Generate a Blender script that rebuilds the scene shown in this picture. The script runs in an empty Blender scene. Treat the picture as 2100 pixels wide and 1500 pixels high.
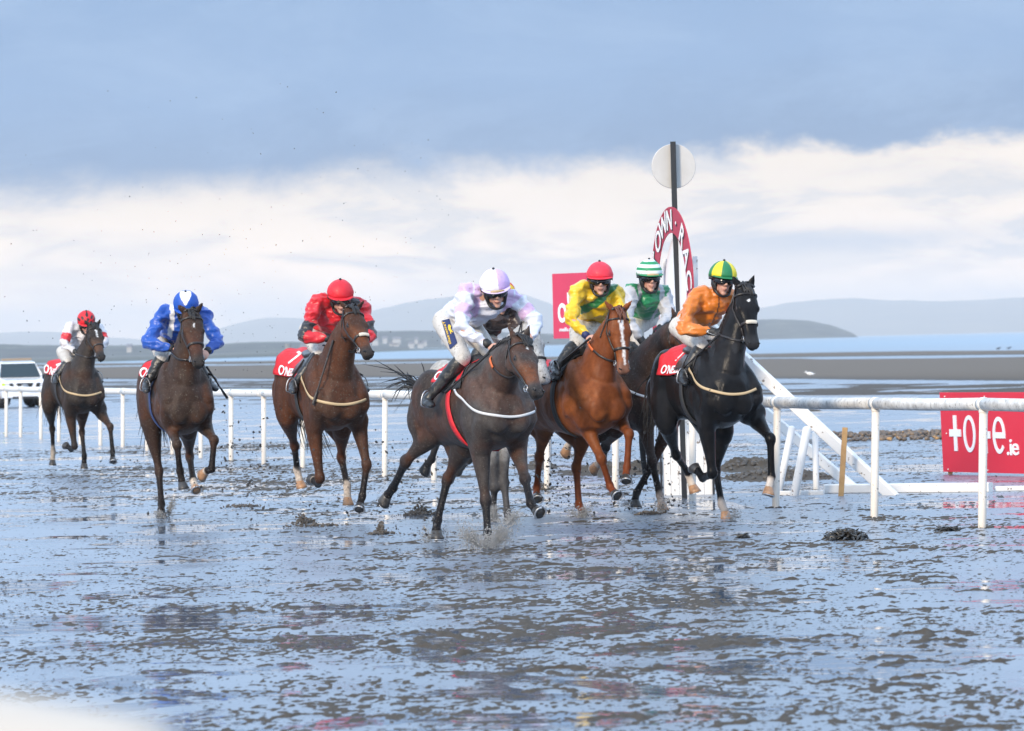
import bpy, bmesh, math, random
import numpy as np
from mathutils import Vector, Matrix
from mathutils.bvhtree import BVHTree

random.seed(7)
rng = np.random.default_rng(7)
SC = bpy.context.scene
COL = SC.collection
R = math.radians

# ------------------------------------------------------------------ camera
FPX = 10000.0                      # focal length in pixels of a 2100 px wide frame
EYE = 1.65
ROLL = R(1.36)
PITCH = R(-0.258)
cam_d = bpy.data.cameras.new('camera')
cam = bpy.data.objects.new('camera', cam_d)
COL.objects.link(cam)
SC.camera = cam
cam_d.sensor_width = 36.0
cam_d.lens = 36.0 * FPX / 2100.0
cam_d.clip_start = 0.3
cam_d.clip_end = 60000
_fw = Vector((0, math.cos(PITCH), math.sin(PITCH)))
_up0 = Vector((0, -math.sin(PITCH), math.cos(PITCH)))
_rt0 = Vector((1, 0, 0))
CR = (_rt0 * math.cos(ROLL) - _up0 * math.sin(ROLL)).normalized()
CU = (_rt0 * math.sin(ROLL) + _up0 * math.cos(ROLL)).normalized()
CF = _fw
CP = Vector((0, 0, EYE))
m = Matrix((CR, CU, -CF)).transposed().to_4x4()
m.translation = CP
cam.matrix_world = m
cam_d.dof.use_dof = True
cam_d.dof.focus_distance = 42.0
cam_d.dof.aperture_fstop = 7.5
cam_d.dof.aperture_blades = 9

# ------------------------------------------------------------------ world
SUN_EL, SUN_AZ = R(24), R(212)      # azimuth clockwise from +Y : behind and left of the camera
w = bpy.data.worlds.new('World')
SC.world = w
w.use_nodes = True
nt = w.node_tree
for n in list(nt.nodes):
    nt.nodes.remove(n)


class NT:
    """small helper to write node trees"""
    def __init__(s, tree): s.t = tree
    def n(s, typ, **kw):
        nd = s.t.nodes.new(typ)
        for k, v in kw.items(): setattr(nd, k, v)
        return nd
    def put(s, sock, v):
        if isinstance(v, (int, float)):
            if sock.type == 'VALUE': sock.default_value = v
            else: sock.default_value = (v, v, v, 1)[:len(sock.default_value)]
        elif isinstance(v, (tuple, list)):
            if sock.type == 'RGBA' and len(v) == 3: v = (*v, 1)
            sock.default_value = v
        else: s.t.links.new(v, sock)
    def math(s, op, a, b=0.0, c=None, clamp=False):
        nd = s.n('ShaderNodeMath', operation=op, use_clamp=clamp)
        s.put(nd.inputs[0], a); s.put(nd.inputs[1], b)
        if c is not None: s.put(nd.inputs[2], c)
        return nd.outputs[0]
    def mix(s, f, a, b):
        nd = s.n('ShaderNodeMix', data_type='RGBA')
        s.put(nd.inputs[0], f); s.put(nd.inputs[6], a); s.put(nd.inputs[7], b)
        return nd.outputs[2]
    def step(s, v, a, b, smooth=True):
        nd = s.n('ShaderNodeMapRange', interpolation_type='SMOOTHSTEP' if smooth else 'LINEAR')
        s.put(nd.inputs[0], v); s.put(nd.inputs[1], a); s.put(nd.inputs[2], b)
        nd.inputs[3].default_value = 0; nd.inputs[4].default_value = 1
        return nd.outputs[0]
    def rng(s, v, a, b, c, d):
        nd = s.n('ShaderNodeMapRange')
        s.put(nd.inputs[0], v); s.put(nd.inputs[1], a); s.put(nd.inputs[2], b)
        s.put(nd.inputs[3], c); s.put(nd.inputs[4], d)
        return nd.outputs[0]
    def noise(s, vec, scale, detail=4, rough=0.55, dist=0.0):
        nd = s.n('ShaderNodeTexNoise')
        if vec is not None: s.t.links.new(vec, nd.inputs['Vector'])
        nd.inputs['Scale'].default_value = scale
        nd.inputs['Detail'].default_value = detail
        nd.inputs['Roughness'].default_value = rough
        nd.inputs['Distortion'].default_value = dist
        return nd.outputs[0]
    def vec(s, x, y, z):
        nd = s.n('ShaderNodeCombineXYZ')
        s.put(nd.inputs[0], x); s.put(nd.inputs[1], y); s.put(nd.inputs[2], z)
        return nd.outputs[0]
    def sep(s, v):
        nd = s.n('ShaderNodeSeparateXYZ'); s.t.links.new(v, nd.inputs[0])
        return nd.outputs


T = NT(nt)
tc = T.n('ShaderNodeTexCoord')
dx, dy, dz = T.sep(tc.outputs['Generated'])
# azimuth and elevation of the viewing direction, in radians
az = T.math('ARCTAN2', dx, dy)
el = T.math('ARCSINE', dz)
azc = T.math('MINIMUM', T.math('MAXIMUM', az, -0.5), 0.5)
cv = T.vec(T.math('MULTIPLY', az, 1.0), T.math('MULTIPLY', el, 2.6), 0.0)
n_big = T.noise(cv, 17.0, 8, 0.62, 0.4)
n_med = T.noise(T.vec(az, T.math('MULTIPLY', el, 4.5), 3.7), 26.0, 6, 0.6, 0.5)
n_soft = T.noise(T.vec(az, T.math('MULTIPLY', el, 1.4), 9.1), 9.0, 4, 0.5)
n_edge = T.noise(T.vec(az, T.math('MULTIPLY', el, 1.5), 5.2), 40.0, 7, 0.62, 0.2)
# lower edge of the slate blue cloud deck
wave = T.math('MULTIPLY', T.math('SUBTRACT', n_soft, 0.5), 0.012)
edge = T.math('ADD', T.math('MULTIPLY_ADD', azc, 0.040, 0.0375), wave)
edge = T.math('ADD', edge, T.math('MULTIPLY', T.math('SUBTRACT', n_edge, 0.5), 0.016))
soft = T.rng(az, -0.06, 0.07, 0.0062, 0.0022)
deck = T.step(el, T.math('SUBTRACT', edge, soft), T.math('ADD', edge, soft))
top = T.step(el, 0.072, 0.24)
# colours
low_col = T.mix(T.step(el, 0.004, 0.034), (2.05, 1.58, 1.12), (1.18, 1.03, 0.87))
low_col = T.mix(T.math('MULTIPLY', T.math('MULTIPLY', T.step(n_med, 0.42, 0.60), T.step(el, 0.006, 0.018)), 0.8), low_col, (0.82, 0.80, 0.80))
low_col = T.mix(T.math('MULTIPLY', T.step(n_big, 0.46, 0.64), 0.75), low_col, (1.30, 1.12, 0.95))
_a = T.math('DIVIDE', T.math('SUBTRACT', az, 0.068), 0.036); _e = T.math('DIVIDE', T.math('SUBTRACT', el, T.math('MULTIPLY_ADD', n_edge, 0.003, 0.018)), 0.0030)
lens = T.math('EXPONENT', T.math('MULTIPLY', T.math('ADD', T.math('POWER', T.math('ABSOLUTE', _a), 2.4), T.math('MULTIPLY', _e, _e)), -1.0))
low_col = T.mix(T.math('MULTIPLY', lens, 0.75), low_col, (0.62, 0.68, 0.80))
deck_col = T.mix(T.step(T.math('SUBTRACT', el, edge), 0.0, 0.022), (0.190, 0.335, 0.58), (0.285, 0.465, 0.76))
deck_col = T.mix(T.math('MULTIPLY', T.step(n_big, 0.42, 0.7), 0.6), deck_col, (0.40, 0.58, 0.86))
deck_col = T.mix(T.math('MULTIPLY', T.step(n_soft, 0.50, 0.75), 0.35), deck_col, (0.36, 0.48, 0.72))
sky = T.n('ShaderNodeTexSky', sky_type='NISHITA')
sky.sun_disc = False
sky.sun_elevation = SUN_EL
sky.sun_rotation = SUN_AZ
sky.air_density = 1.3
sky.dust_density = 2.0
skym = T.n('ShaderNodeVectorMath', operation='SCALE')
nt.links.new(sky.outputs[0], skym.inputs[0]); skym.inputs['Scale'].default_value = 0.10
n_hi = T.noise(tc.outputs['Generated'], 2.6, 6, 0.6, 0.2)
hi_col = T.mix(T.step(n_hi, 0.30, 0.58), skym.outputs[0], (1.55, 2.03, 2.72))
col = T.mix(deck, low_col, deck_col)
col = T.mix(top, col, hi_col)
under = T.step(el, -0.02, -0.001)
col = T.mix(under, (0.25, 0.28, 0.33), col)
bg = T.n('ShaderNodeBackground')
nt.links.new(col, bg.inputs[0]); bg.inputs[1].default_value = 1.0
wo = T.n('ShaderNodeOutputWorld')
nt.links.new(bg.outputs[0], wo.inputs[0])

sun_d = bpy.data.lights.new('sun', 'SUN')
sun_d.energy = 4.2
sun_d.angle = R(11)
sun_d.color = (1.0, 0.84, 0.64)
sun = bpy.data.objects.new('sun', sun_d)
COL.objects.link(sun)
sdir = Vector((math.sin(SUN_AZ) * math.cos(SUN_EL), math.cos(SUN_AZ) * math.cos(SUN_EL), math.sin(SUN_EL)))
sun.rotation_euler = (-sdir).to_track_quat('-Z', 'Y').to_euler()
sun.location = (-20, -20, 30)

SC.view_settings.view_transform = 'Standard'
SC.view_settings.look = 'None'
SC.view_settings.exposure = -0.12
SC.view_settings.gamma = 1.0
SC.view_settings.use_curve_mapping = False
SC.render.engine = 'CYCLES'
SC.cycles.use_denoising = True
SC.cycles.max_bounces = 6
SC.cycles.diffuse_bounces = 2
SC.cycles.glossy_bounces = 3
SC.cycles.volume_bounces = 0
SC.cycles.transparent_max_bounces = 6
SC.cycles.caustics_reflective = False
SC.cycles.caustics_refractive = False


# ------------------------------------------------------------------ pixel helpers (2100 x 1500 frame)
def ray(px, py):
    return (CF * FPX + CR * (px - 1050.0) + CU * (750.0 - py)) / FPX

def PY(px, py, y):
    d = ray(px, py)
    return CP + d * (y / d.y)

def G(px, py, z=0.0):
    d = ray(px, py)
    return CP + d * ((z - EYE) / d.z)

def onplane(px, py, p0, nrm):
    d = ray(px, py)
    return CP + d * ((p0 - CP).dot(nrm) / d.dot(nrm))

def nxt(p, px, py, L, sign=-1):
    """point on the pixel's ray at distance L from p (sign -1 nearer, +1 farther)"""
    d = ray(px, py).normalized()
    tb = (p - CP).dot(d)
    c = CP + d * tb
    h = L * L - (c - p).length_squared
    return c if h <= 0 else c + d * (sign * math.sqrt(h))


# ------------------------------------------------------------------ noise
def _hash(i, j, k):
    n = (i.astype(np.int64) * 374761393 + j.astype(np.int64) * 668265263 + k.astype(np.int64) * 1274126177) & 0xffffffff
    n = ((n ^ (n >> 13)) * 1274126177) & 0xffffffff
    n = (n ^ (n >> 16)) & 0xffff
    return n / 65535.0

def vnoise(P):
    P = np.asarray(P, float)
    f = np.floor(P); t = P - f; t = t * t * (3 - 2 * t)
    i, j, k = f[:, 0], f[:, 1], f[:, 2]
    out = 0
    for a in (0, 1):
        wa = t[:, 0] if a else 1 - t[:, 0]
        for b in (0, 1):
            wb = t[:, 1] if b else 1 - t[:, 1]
            for c in (0, 1):
                wc = t[:, 2] if c else 1 - t[:, 2]
                out = out + wa * wb * wc * _hash(i + a, j + b, k + c)
    return out

def fbm(P, oct=4, gain=0.5):
    P = np.asarray(P, float); s = 0; a = 1; tot = 0
    for o in range(oct):
        s = s + a * vnoise(P * 2 ** o + o * 17.3); tot += a; a *= gain
    return s / tot

def sstep(x, a, b):
    t = np.clip((x - a) / (b - a), 0, 1)
    return t * t * (3 - 2 * t)


# ------------------------------------------------------------------ object helpers
ORG = {}

def tag(o, label=None, cat=None, group=None, kind=None):
    if label: o['label'] = label
    if cat: o['category'] = cat
    if group: o['group'] = group
    if kind: o['kind'] = kind
    return o

def thing(name, label, cat, loc, group=None):
    o = bpy.data.objects.new(name, None)
    o.empty_display_size = 0.2
    COL.objects.link(o)
    o.location = loc
    ORG[o] = Vector(loc)
    return tag(o, label, cat, group)

def mk(name, V, F, mat, parent=None, origin=None, smooth=True, col=None, uvs=None):
    """mesh object from world-space vertices"""
    V = np.asarray(V, float).reshape(-1, 3)
    if parent is not None:
        org = ORG[parent] if origin is None else Vector(origin)
    else:
        org = Vector(origin) if origin is not None else Vector((V[:, 0].mean(), V[:, 1].mean(), V[:, 2].min()))
    me = bpy.data.meshes.new(name)
    VV = V - np.array(org)
    me.from_pydata(VV.tolist(), [], [tuple(int(a) for a in f) for f in F])
    me.materials.append(mat)
    if smooth:
        me.polygons.foreach_set('use_smooth', [True] * len(me.polygons))
    if col is not None:
        setcol(me, col)
    me.update()
    o = bpy.data.objects.new(name, me)
    COL.objects.link(o)
    if parent is not None:
        o.parent = parent
        o.location = org - ORG[parent]
    else:
        o.location = org
    ORG[o] = Vector(org)
    return o

def setcol(me, col, name='col'):
    c = np.ones((len(me.vertices), 4), np.float32)
    c[:, :3] = np.asarray(col, np.float32)
    at = me.color_attributes.new(name, 'FLOAT_COLOR', 'POINT')
    at.data.foreach_set('color', c.ravel())


class Geo:
    """collects closed shapes (vertices and faces)"""
    def __init__(s): s.V = []; s.F = []; s.n = 0
    def add(s, V, F):
        V = [tuple(v) for v in V]
        s.V += V
        s.F += [tuple(i + s.n for i in f) for f in F]
        s.n += len(V)
        return s
    def merge(s, g): return s.add(g.V, g.F)
    def tube(s, pts, ra, rb=None, hint=(1, 0, 0), n=14, sub=4, cap=True, power=1.0):
        rb = ra if rb is None else rb
        P = np.array([tuple(p) for p in pts], float)
        ra = np.array(ra if hasattr(ra, '__len__') else [ra] * len(P), float)
        rb = np.array(rb if hasattr(rb, '__len__') else [rb] * len(P), float)
        if sub > 1 and len(P) > 2:
            P, ra, rb = _cr(P, sub), _cr(ra[:, None], sub)[:, 0], _cr(rb[:, None], sub)[:, 0]
            ra = np.maximum(ra, 1e-4); rb = np.maximum(rb, 1e-4)
        Tn = np.gradient(P, axis=0)
        Tn /= np.linalg.norm(Tn, axis=1)[:, None] + 1e-12
        h = np.array(tuple(hint), float)
        rings = []
        ca = np.cos(np.arange(n) * 2 * math.pi / n); sa = np.sin(np.arange(n) * 2 * math.pi / n)
        if power != 1.0:
            ca = np.sign(ca) * np.abs(ca) ** power; sa = np.sign(sa) * np.abs(sa) ** power
        for i in range(len(P)):
            t = Tn[i]
            a = h - t * h.dot(t)
            if np.linalg.norm(a) < 0.15:
                h2 = np.array((0.3, 0.2, 1.0)); a = h2 - t * h2.dot(t)
            a /= np.linalg.norm(a)
            b = np.cross(t, a)
            rings.append(P[i] + np.outer(ca * ra[i], a) + np.outer(sa * rb[i], b))
        if cap:
            r0 = min(ra[0], rb[0]) * 0.55; r1 = min(ra[-1], rb[-1]) * 0.55
            rings.insert(0, (rings[0] - P[0]) * 0.7 + P[0] - Tn[0] * r0 * 0.8)
            rings.append((rings[-1] - P[-1]) * 0.7 + P[-1] + Tn[-1] * r1 * 0.8)
            e0 = P[0] - Tn[0] * r0 * 1.25; e1 = P[-1] + Tn[-1] * r1 * 1.25
        else:
            e0, e1 = P[0], P[-1]
        V = np.vstack(rings + [e0[None], e1[None]])
        m = len(rings); F = []
        for i in range(m - 1):
            for k in range(n):
                k2 = (k + 1) % n
                F.append((i * n + k, i * n + k2, (i + 1) * n + k2, (i + 1) * n + k))
        for k in range(n):
            k2 = (k + 1) % n
            F.append((m * n, k2, k)); F.append((m * n + 1, (m - 1) * n + k, (m - 1) * n + k2))
        return s.add(V, F)
    def blob(s, c, ax, ay, az_, n=14, m=9):
        c = np.array(tuple(c)); ax, ay, az_ = [np.array(tuple(v)) for v in (ax, ay, az_)]
        V = [c + az_]; F = []
        for i in range(1, m):
            t = math.pi * i / m
            for k in range(n):
                p = 2 * math.pi * k / n
                V.append(c + az_ * math.cos(t) + (ax * math.cos(p) + ay * math.sin(p)) * math.sin(t))
        V.append(c - az_)
        for k in range(n):
            F.append((0, 1 + k, 1 + (k + 1) % n))
            F.append((len(V) - 1, 1 + (m - 2) * n + (k + 1) % n, 1 + (m - 2) * n + k))
        for i in range(m - 2):
            for k in range(n):
                F.append((1 + i * n + k, 1 + (i + 1) * n + k, 1 + (i + 1) * n + (k + 1) % n, 1 + i * n + (k + 1) % n))
        return s.add(V, F)
    def ball(s, c, r, n=12, m=8):
        return s.blob(c, (r, 0, 0), (0, r, 0), (0, 0, r), n, m)
    def rings(s, rr, closed_ends=True):
        n = len(rr[0]); m = len(rr); V = [tuple(p) for r in rr for p in r]; F = []
        for i in range(m - 1):
            for k in range(n):
                k2 = (k + 1) % n
                F.append((i * n + k, i * n + k2, (i + 1) * n + k2, (i + 1) * n + k))
        if closed_ends:
            F.append(tuple(range(n))[::-1]); F.append(tuple(range((m - 1) * n, m * n)))
        return s.add(V, F)
    def beam(s, a, b, w, h, hint=(0, 0, 1), bev=0.12):
        """box of section w (across) x h (along hint) from a to b, with cut corners"""
        a, b = Vector(a), Vector(b)
        t = (b - a).normalized(); u = Vector(hint); u = (u - t * u.dot(t)).normalized(); v = t.cross(u)
        k = min(w, h) * bev
        prof = [(w/2, h/2-k), (w/2-k, h/2), (-w/2+k, h/2), (-w/2, h/2-k), (-w/2, -h/2+k), (-w/2+k, -h/2), (w/2-k, -h/2), (w/2, -h/2+k)]
        rr = [[p + v * x + u * y for x, y in prof] for p in (a, b)]
        return s.rings(rr)
    def grid(s, P):
        """open sheet from an array rows x cols x 3"""
        P = np.asarray(P); r, c = P.shape[:2]
        idx = np.arange(r * c).reshape(r, c)
        F = np.stack([idx[:-1, :-1], idx[:-1, 1:], idx[1:, 1:], idx[1:, :-1]], -1).reshape(-1, 4)
        return s.add(P.reshape(-1, 3).tolist(), F.tolist())
    def obj(s, name, mat, parent=None, **k):
        return mk(name, s.V, s.F, mat, parent, **k)

def _cr(P, sub):
    n = len(P); out = []
    for i in range(n - 1):
        p0 = P[max(i - 1, 0)]; p1 = P[i]; p2 = P[i + 1]; p3 = P[min(i + 2, n - 1)]
        for k in range(sub):
            t = k / sub
            out.append(0.5 * ((2 * p1) + (-p0 + p2) * t + (2 * p0 - 5 * p1 + 4 * p2 - p3) * t * t + (-p0 + 3 * p1 - 3 * p2 + p3) * t ** 3))
    out.append(P[-1])
    return np.array(out)

def fuse(g, voxel, smooth=4, fac=0.5):
    """one continuous skin over overlapping shapes -> vertices, faces, normals"""
    me = bpy.data.meshes.new('tmp')
    me.from_pydata(g.V, [], g.F)
    o = bpy.data.objects.new('tmp', me)
    COL.objects.link(o)
    r = o.modifiers.new('r', 'REMESH'); r.mode = 'VOXEL'; r.voxel_size = voxel
    if smooth:
        s = o.modifiers.new('s', 'SMOOTH'); s.factor = fac; s.iterations = smooth
    dg = bpy.context.evaluated_depsgraph_get()
    m2 = bpy.data.meshes.new_from_object(o.evaluated_get(dg))
    V = np.empty(len(m2.vertices) * 3); m2.vertices.foreach_get('co', V)
    N = np.empty(len(m2.vertices) * 3); m2.vertices.foreach_get('normal', N)
    k = np.empty(len(m2.polygons), int); m2.polygons.foreach_get('loop_total', k)
    L = np.empty(len(m2.loops), int); m2.loops.foreach_get('vertex_index', L)
    if (k == 4).all(): F = L.reshape(-1, 4)
    else: F = [tuple(p.vertices) for p in m2.polygons]
    bpy.data.objects.remove(o); bpy.data.meshes.remove(me); bpy.data.meshes.remove(m2)
    return V.reshape(-1, 3), F, N.reshape(-1, 3)

def seg(V, a, b):
    """distance and parameter of V to the segment a-b"""
    a = np.array(tuple(a)); d = np.array(tuple(b)) - a
    t = np.clip(((V - a) @ d) / (d @ d), 0, 1)
    return np.linalg.norm(V - (a + t[:, None] * d), axis=1), t

def fast_mesh(name, V, F, mat):
    """large quad mesh from numpy arrays"""
    me = bpy.data.meshes.new(name)
    V = np.asarray(V, np.float32); F = np.asarray(F, np.int32)
    me.vertices.add(len(V)); me.vertices.foreach_set('co', V.ravel())
    k = F.shape[1]
    me.loops.add(F.size); me.loops.foreach_set('vertex_index', F.ravel())
    me.polygons.add(len(F))
    me.polygons.foreach_set('loop_start', np.arange(0, F.size, k, dtype=np.int32))
    me.polygons.foreach_set('use_smooth', np.ones(len(F), bool))
    me.materials.append(mat)
    me.update(calc_edges=True)
    return me


# ------------------------------------------------------------------ materials
def mat(name, base=(0.5, 0.5, 0.5), rough=0.5, attr=None, metal=0.0, ior=1.5, bump=None, var=None, coat=0.0, sheen=0.0, dirt=None):
    """var=(scale, amount, colour2): blotches; bump=(scale, strength, distance); dirt=(scale, threshold, colour)"""
    mt = bpy.data.materials.new(name); mt.use_nodes = True
    t = NT(mt.node_tree); b = mt.node_tree.nodes['Principled BSDF']
    tcn = t.n('ShaderNodeTexCoord'); ov = tcn.outputs['Object']
    c = None
    if attr:
        a = t.n('ShaderNodeAttribute', attribute_name=attr); c = a.outputs['Color']
    else:
        rgb = t.n('ShaderNodeRGB'); rgb.outputs[0].default_value = (*base, 1); c = rgb.outputs[0]
    if var:
        sc, am, c2 = var
        f = t.math('MULTIPLY', t.step(t.noise(ov, sc, 6, 0.6, 0.3), 0.38, 0.68), am)
        c = t.mix(f, c, c2)
    if dirt:
        for sc, th, dc in (dirt if isinstance(dirt, list) else [dirt]):
            f = t.step(t.noise(ov, sc, 3, 0.6), th, th + 0.035)
            c = t.mix(f, c, dc)
    t.put(b.inputs['Base Color'], c)
    b.inputs['Roughness'].default_value = rough
    b.inputs['Metallic'].default_value = metal
    b.inputs['IOR'].default_value = ior
    b.inputs['Coat Weight'].default_value = coat
    b.inputs['Sheen Weight'].default_value = sheen
    if bump:
        bn = t.n('ShaderNodeBump'); bn.inputs['Strength'].default_value = bump[1]
        bn.inputs['Distance'].default_value = bump[2]
        t.put(bn.inputs['Height'], t.noise(ov, bump[0], 4, 0.6))
        t.put(b.inputs['Normal'], bn.outputs[0])
    return mt

MUD = (0.09, 0.08, 0.07)
M = {}
M['coat'] = mat('horse_coat', rough=0.52, attr='col', ior=1.22, bump=(45, 0.45, 0.006), var=(38, 0.35, (0.02, 0.013, 0.010)),
                dirt=[(60, 0.625, (0.11, 0.095, 0.08)), (150, 0.64, (0.13, 0.115, 0.10))])
M['coat_dark'] = mat('black_coat', rough=0.27, attr='col', ior=1.19, bump=(45, 0.45, 0.006), dirt=[(70, 0.69, (0.04, 0.036, 0.034))])
M['coat_clean'] = mat('chestnut_coat', rough=0.44, attr='col', ior=1.22, bump=(45, 0.4, 0.006), var=(30, 0.35, (0.08, 0.018, 0.005)))
M['skin'] = mat('human_skin', rough=0.5, attr='col')
M['silk'] = mat('racing_silk', rough=0.38, attr='col', bump=(9, 0.5, 0.02), sheen=0.25, dirt=[(70, 0.665, (0.12, 0.10, 0.09))])
M['breech'] = mat('white_breeches', (0.56, 0.53, 0.49), 0.6, bump=(22, 0.5, 0.02), var=(9, 0.45, (0.38, 0.35, 0.31)),
                  dirt=[(55, 0.63, (0.15, 0.13, 0.11)), (120, .64, (.12, .10, .08))])
M['boot'] = mat('black_boot_leather', (0.010, 0.011, 0.013), 0.34, bump=(35, 0.5, 0.01), var=(18, 0.5, (0.06, 0.055, 0.05)))
M['helmet'] = mat('helmet_silk', rough=0.55, attr='col', bump=(30, 0.35, 0.01), dirt=[(60, 0.68, (0.10, 0.09, 0.08))])
M['black'] = mat('black_padding', (0.012, 0.012, 0.013), 0.5)
M['goggle'] = mat('dark_goggle_lens', (0.006, 0.006, 0.008), 0.08)
M['leather'] = mat('dark_bridle_leather', (0.018, 0.014, 0.013), 0.35)
M['hoof_dark'] = mat('dark_hoof', (0.03, 0.028, 0.028), 0.4, var=(20, 0.5, (0.08, 0.07, 0.06)))
M['hoof_pale'] = mat('pale_hoof', (0.42, 0.23, 0.12), 0.4, var=(20, 0.6, (0.14, 0.09, 0.06)))
M['shoe'] = mat('aluminium_horseshoe', (0.55, 0.55, 0.56), 0.35, metal=0.8)
M['hair'] = mat('dark_horse_hair', (0.012, 0.010, 0.010), 0.45)
M['hair_red'] = mat('chestnut_horse_hair', (0.12, 0.035, 0.014), 0.45)
M['hair_grey'] = mat('grey_horse_hair', (0.4, 0.39, 0.37), 0.5)
M['eye'] = mat('horse_eye', (0.006, 0.004, 0.004), 0.05)
M['metal'] = mat('bit_metal', (0.38, 0.38, 0.39), 0.35, metal=0.9)
M['red_cloth'] = mat('red_saddle_cloth', (0.62, 0.012, 0.02), 0.6, bump=(25, 0.6, 0.02), dirt=[(60, 0.70, (0.16, 0.05, 0.04))])
M['white_print'] = mat('white_print', (0.8, 0.8, 0.8), 0.6)
M['black_cloth'] = mat('black_saddle_pad', (0.02, 0.02, 0.022), 0.7)
M['strap_white'] = mat('white_breast_girth', (0.62, 0.62, 0.62), 0.5)
M['strap_tan'] = mat('tan_breast_girth', (0.50, 0.36, 0.20), 0.5)
M['orange'] = mat('orange_rubber_rein', (0.60, 0.13, 0.03), 0.5)
M['blue_strap'] = mat('blue_girth', (0.015, 0.035, 0.13), 0.6)
M['glove'] = mat('black_glove', (0.015, 0.015, 0.016), 0.6)
M['fleece'] = mat('cream_fleece', (0.62, 0.56, 0.46), 0.9, bump=(90, 0.8, 0.01))
M['navy'] = mat('navy_patch', (0.012, 0.022, 0.10), 0.6)
M['yellow'] = mat('yellow_print', (0.75, 0.48, 0.03), 0.6)

# ------------------------------------------------------------------ the beach, the water and the air
def mat_sand():
    mt = bpy.data.materials.new('wet_sand'); mt.use_nodes = True
    t = NT(mt.node_tree); b = mt.node_tree.nodes['Principled BSDF']
    geo = t.n('ShaderNodeNewGeometry'); P = geo.outputs['Position']
    x, y, z = t.sep(P)
    n1 = t.noise(P, 1.3, 5, 0.6); n2 = t.noise(P, 14, 5, 0.6)
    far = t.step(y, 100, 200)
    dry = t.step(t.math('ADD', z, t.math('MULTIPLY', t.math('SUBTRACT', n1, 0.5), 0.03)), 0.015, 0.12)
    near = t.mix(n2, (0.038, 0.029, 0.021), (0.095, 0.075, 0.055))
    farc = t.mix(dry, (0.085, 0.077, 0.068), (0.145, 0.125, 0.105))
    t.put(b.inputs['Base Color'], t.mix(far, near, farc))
    t.put(b.inputs['Roughness'], t.math('ADD', t.rng(n2, 0.3, 0.7, 0.6, 0.85), t.math('MULTIPLY', dry, 0.25), clamp=True))
    b.inputs['IOR'].default_value = 1.2
    bn = t.n('ShaderNodeBump'); bn.inputs['Strength'].default_value = 0.7; bn.inputs['Distance'].default_value = 0.012
    t.put(bn.inputs['Height'], t.noise(P, 38, 5, 0.65))
    t.put(b.inputs['Normal'], bn.outputs[0])
    return mt

def mat_water():
    mt = bpy.data.materials.new('thin_sea_water'); mt.use_nodes = True
    t = NT(mt.node_tree); b = mt.node_tree.nodes['Principled BSDF']
    geo = t.n('ShaderNodeNewGeometry'); P = geo.outputs['Position']
    x, y, z = t.sep(P)
    base = t.mix(t.step(y, 150, 900), (0.11, 0.145, 0.195), (0.10, 0.20, 0.29))
    t.put(b.inputs['Base Color'], base)
    b.inputs['IOR'].default_value = 3.3
    # glassy pools between patches of fine-grained wet sand
    nearp = t.step(y, 46, 26)
    thr = t.math('MULTIPLY_ADD', nearp, -0.026, 0.540)
    pn = t.noise(t.vec(t.math('MULTIPLY', x, 0.8), t.math('MULTIPLY', y, 0.72), 0.0), 0.62, 6, 0.66, 1.0)
    pool = t.step(pn, thr, t.math('ADD', thr, 0.022))
    filmr = t.rng(t.noise(t.vec(x, t.math('MULTIPLY', y, 0.45), 0.0), 1.1, 4, 0.6, 0.5), 0.35, 0.65, 0.22, 0.38)
    rip = t.noise(t.vec(t.math('MULTIPLY', x, 0.8), t.math('MULTIPLY', y, 1.3), 0.0), 2.6, 3, 0.5, 0.4)
    grain = t.noise(P, 22, 3, 0.6)
    sea = t.noise(t.vec(t.math('MULTIPLY', x, 0.35), y, 0.0), 0.9, 4, 0.6, 0.3)
    seaw = t.step(y, 95, 220)
    hgt = t.math('ADD', t.math('MULTIPLY', rip, t.rng(pool, 0, 1, 0.012, 0.0055)), t.math('MULTIPLY', t.math('MULTIPLY', grain, t.math('SUBTRACT', 1.0, pool)), 0.004))
    hgt = t.math('ADD', hgt, t.math('MULTIPLY', t.math('MULTIPLY', sea, seaw), 0.16))
    bn = t.n('ShaderNodeBump'); bn.inputs['Strength'].default_value = 1.0; bn.inputs['Distance'].default_value = 1.0
    t.put(bn.inputs['Height'], hgt)
    t.put(b.inputs['Normal'], bn.outputs[0])
    t.put(b.inputs['Roughness'], t.math('MAXIMUM', t.rng(pool, 0, 1, filmr, 0.035), t.math('MULTIPLY', seaw, 0.30)))
    return mt

M['sand'] = mat_sand()
M['water'] = mat_water()

def band(q, a, b, s):
    return sstep(q, a - s, a + s) * (1 - sstep(q, b - s, b + s))

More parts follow.
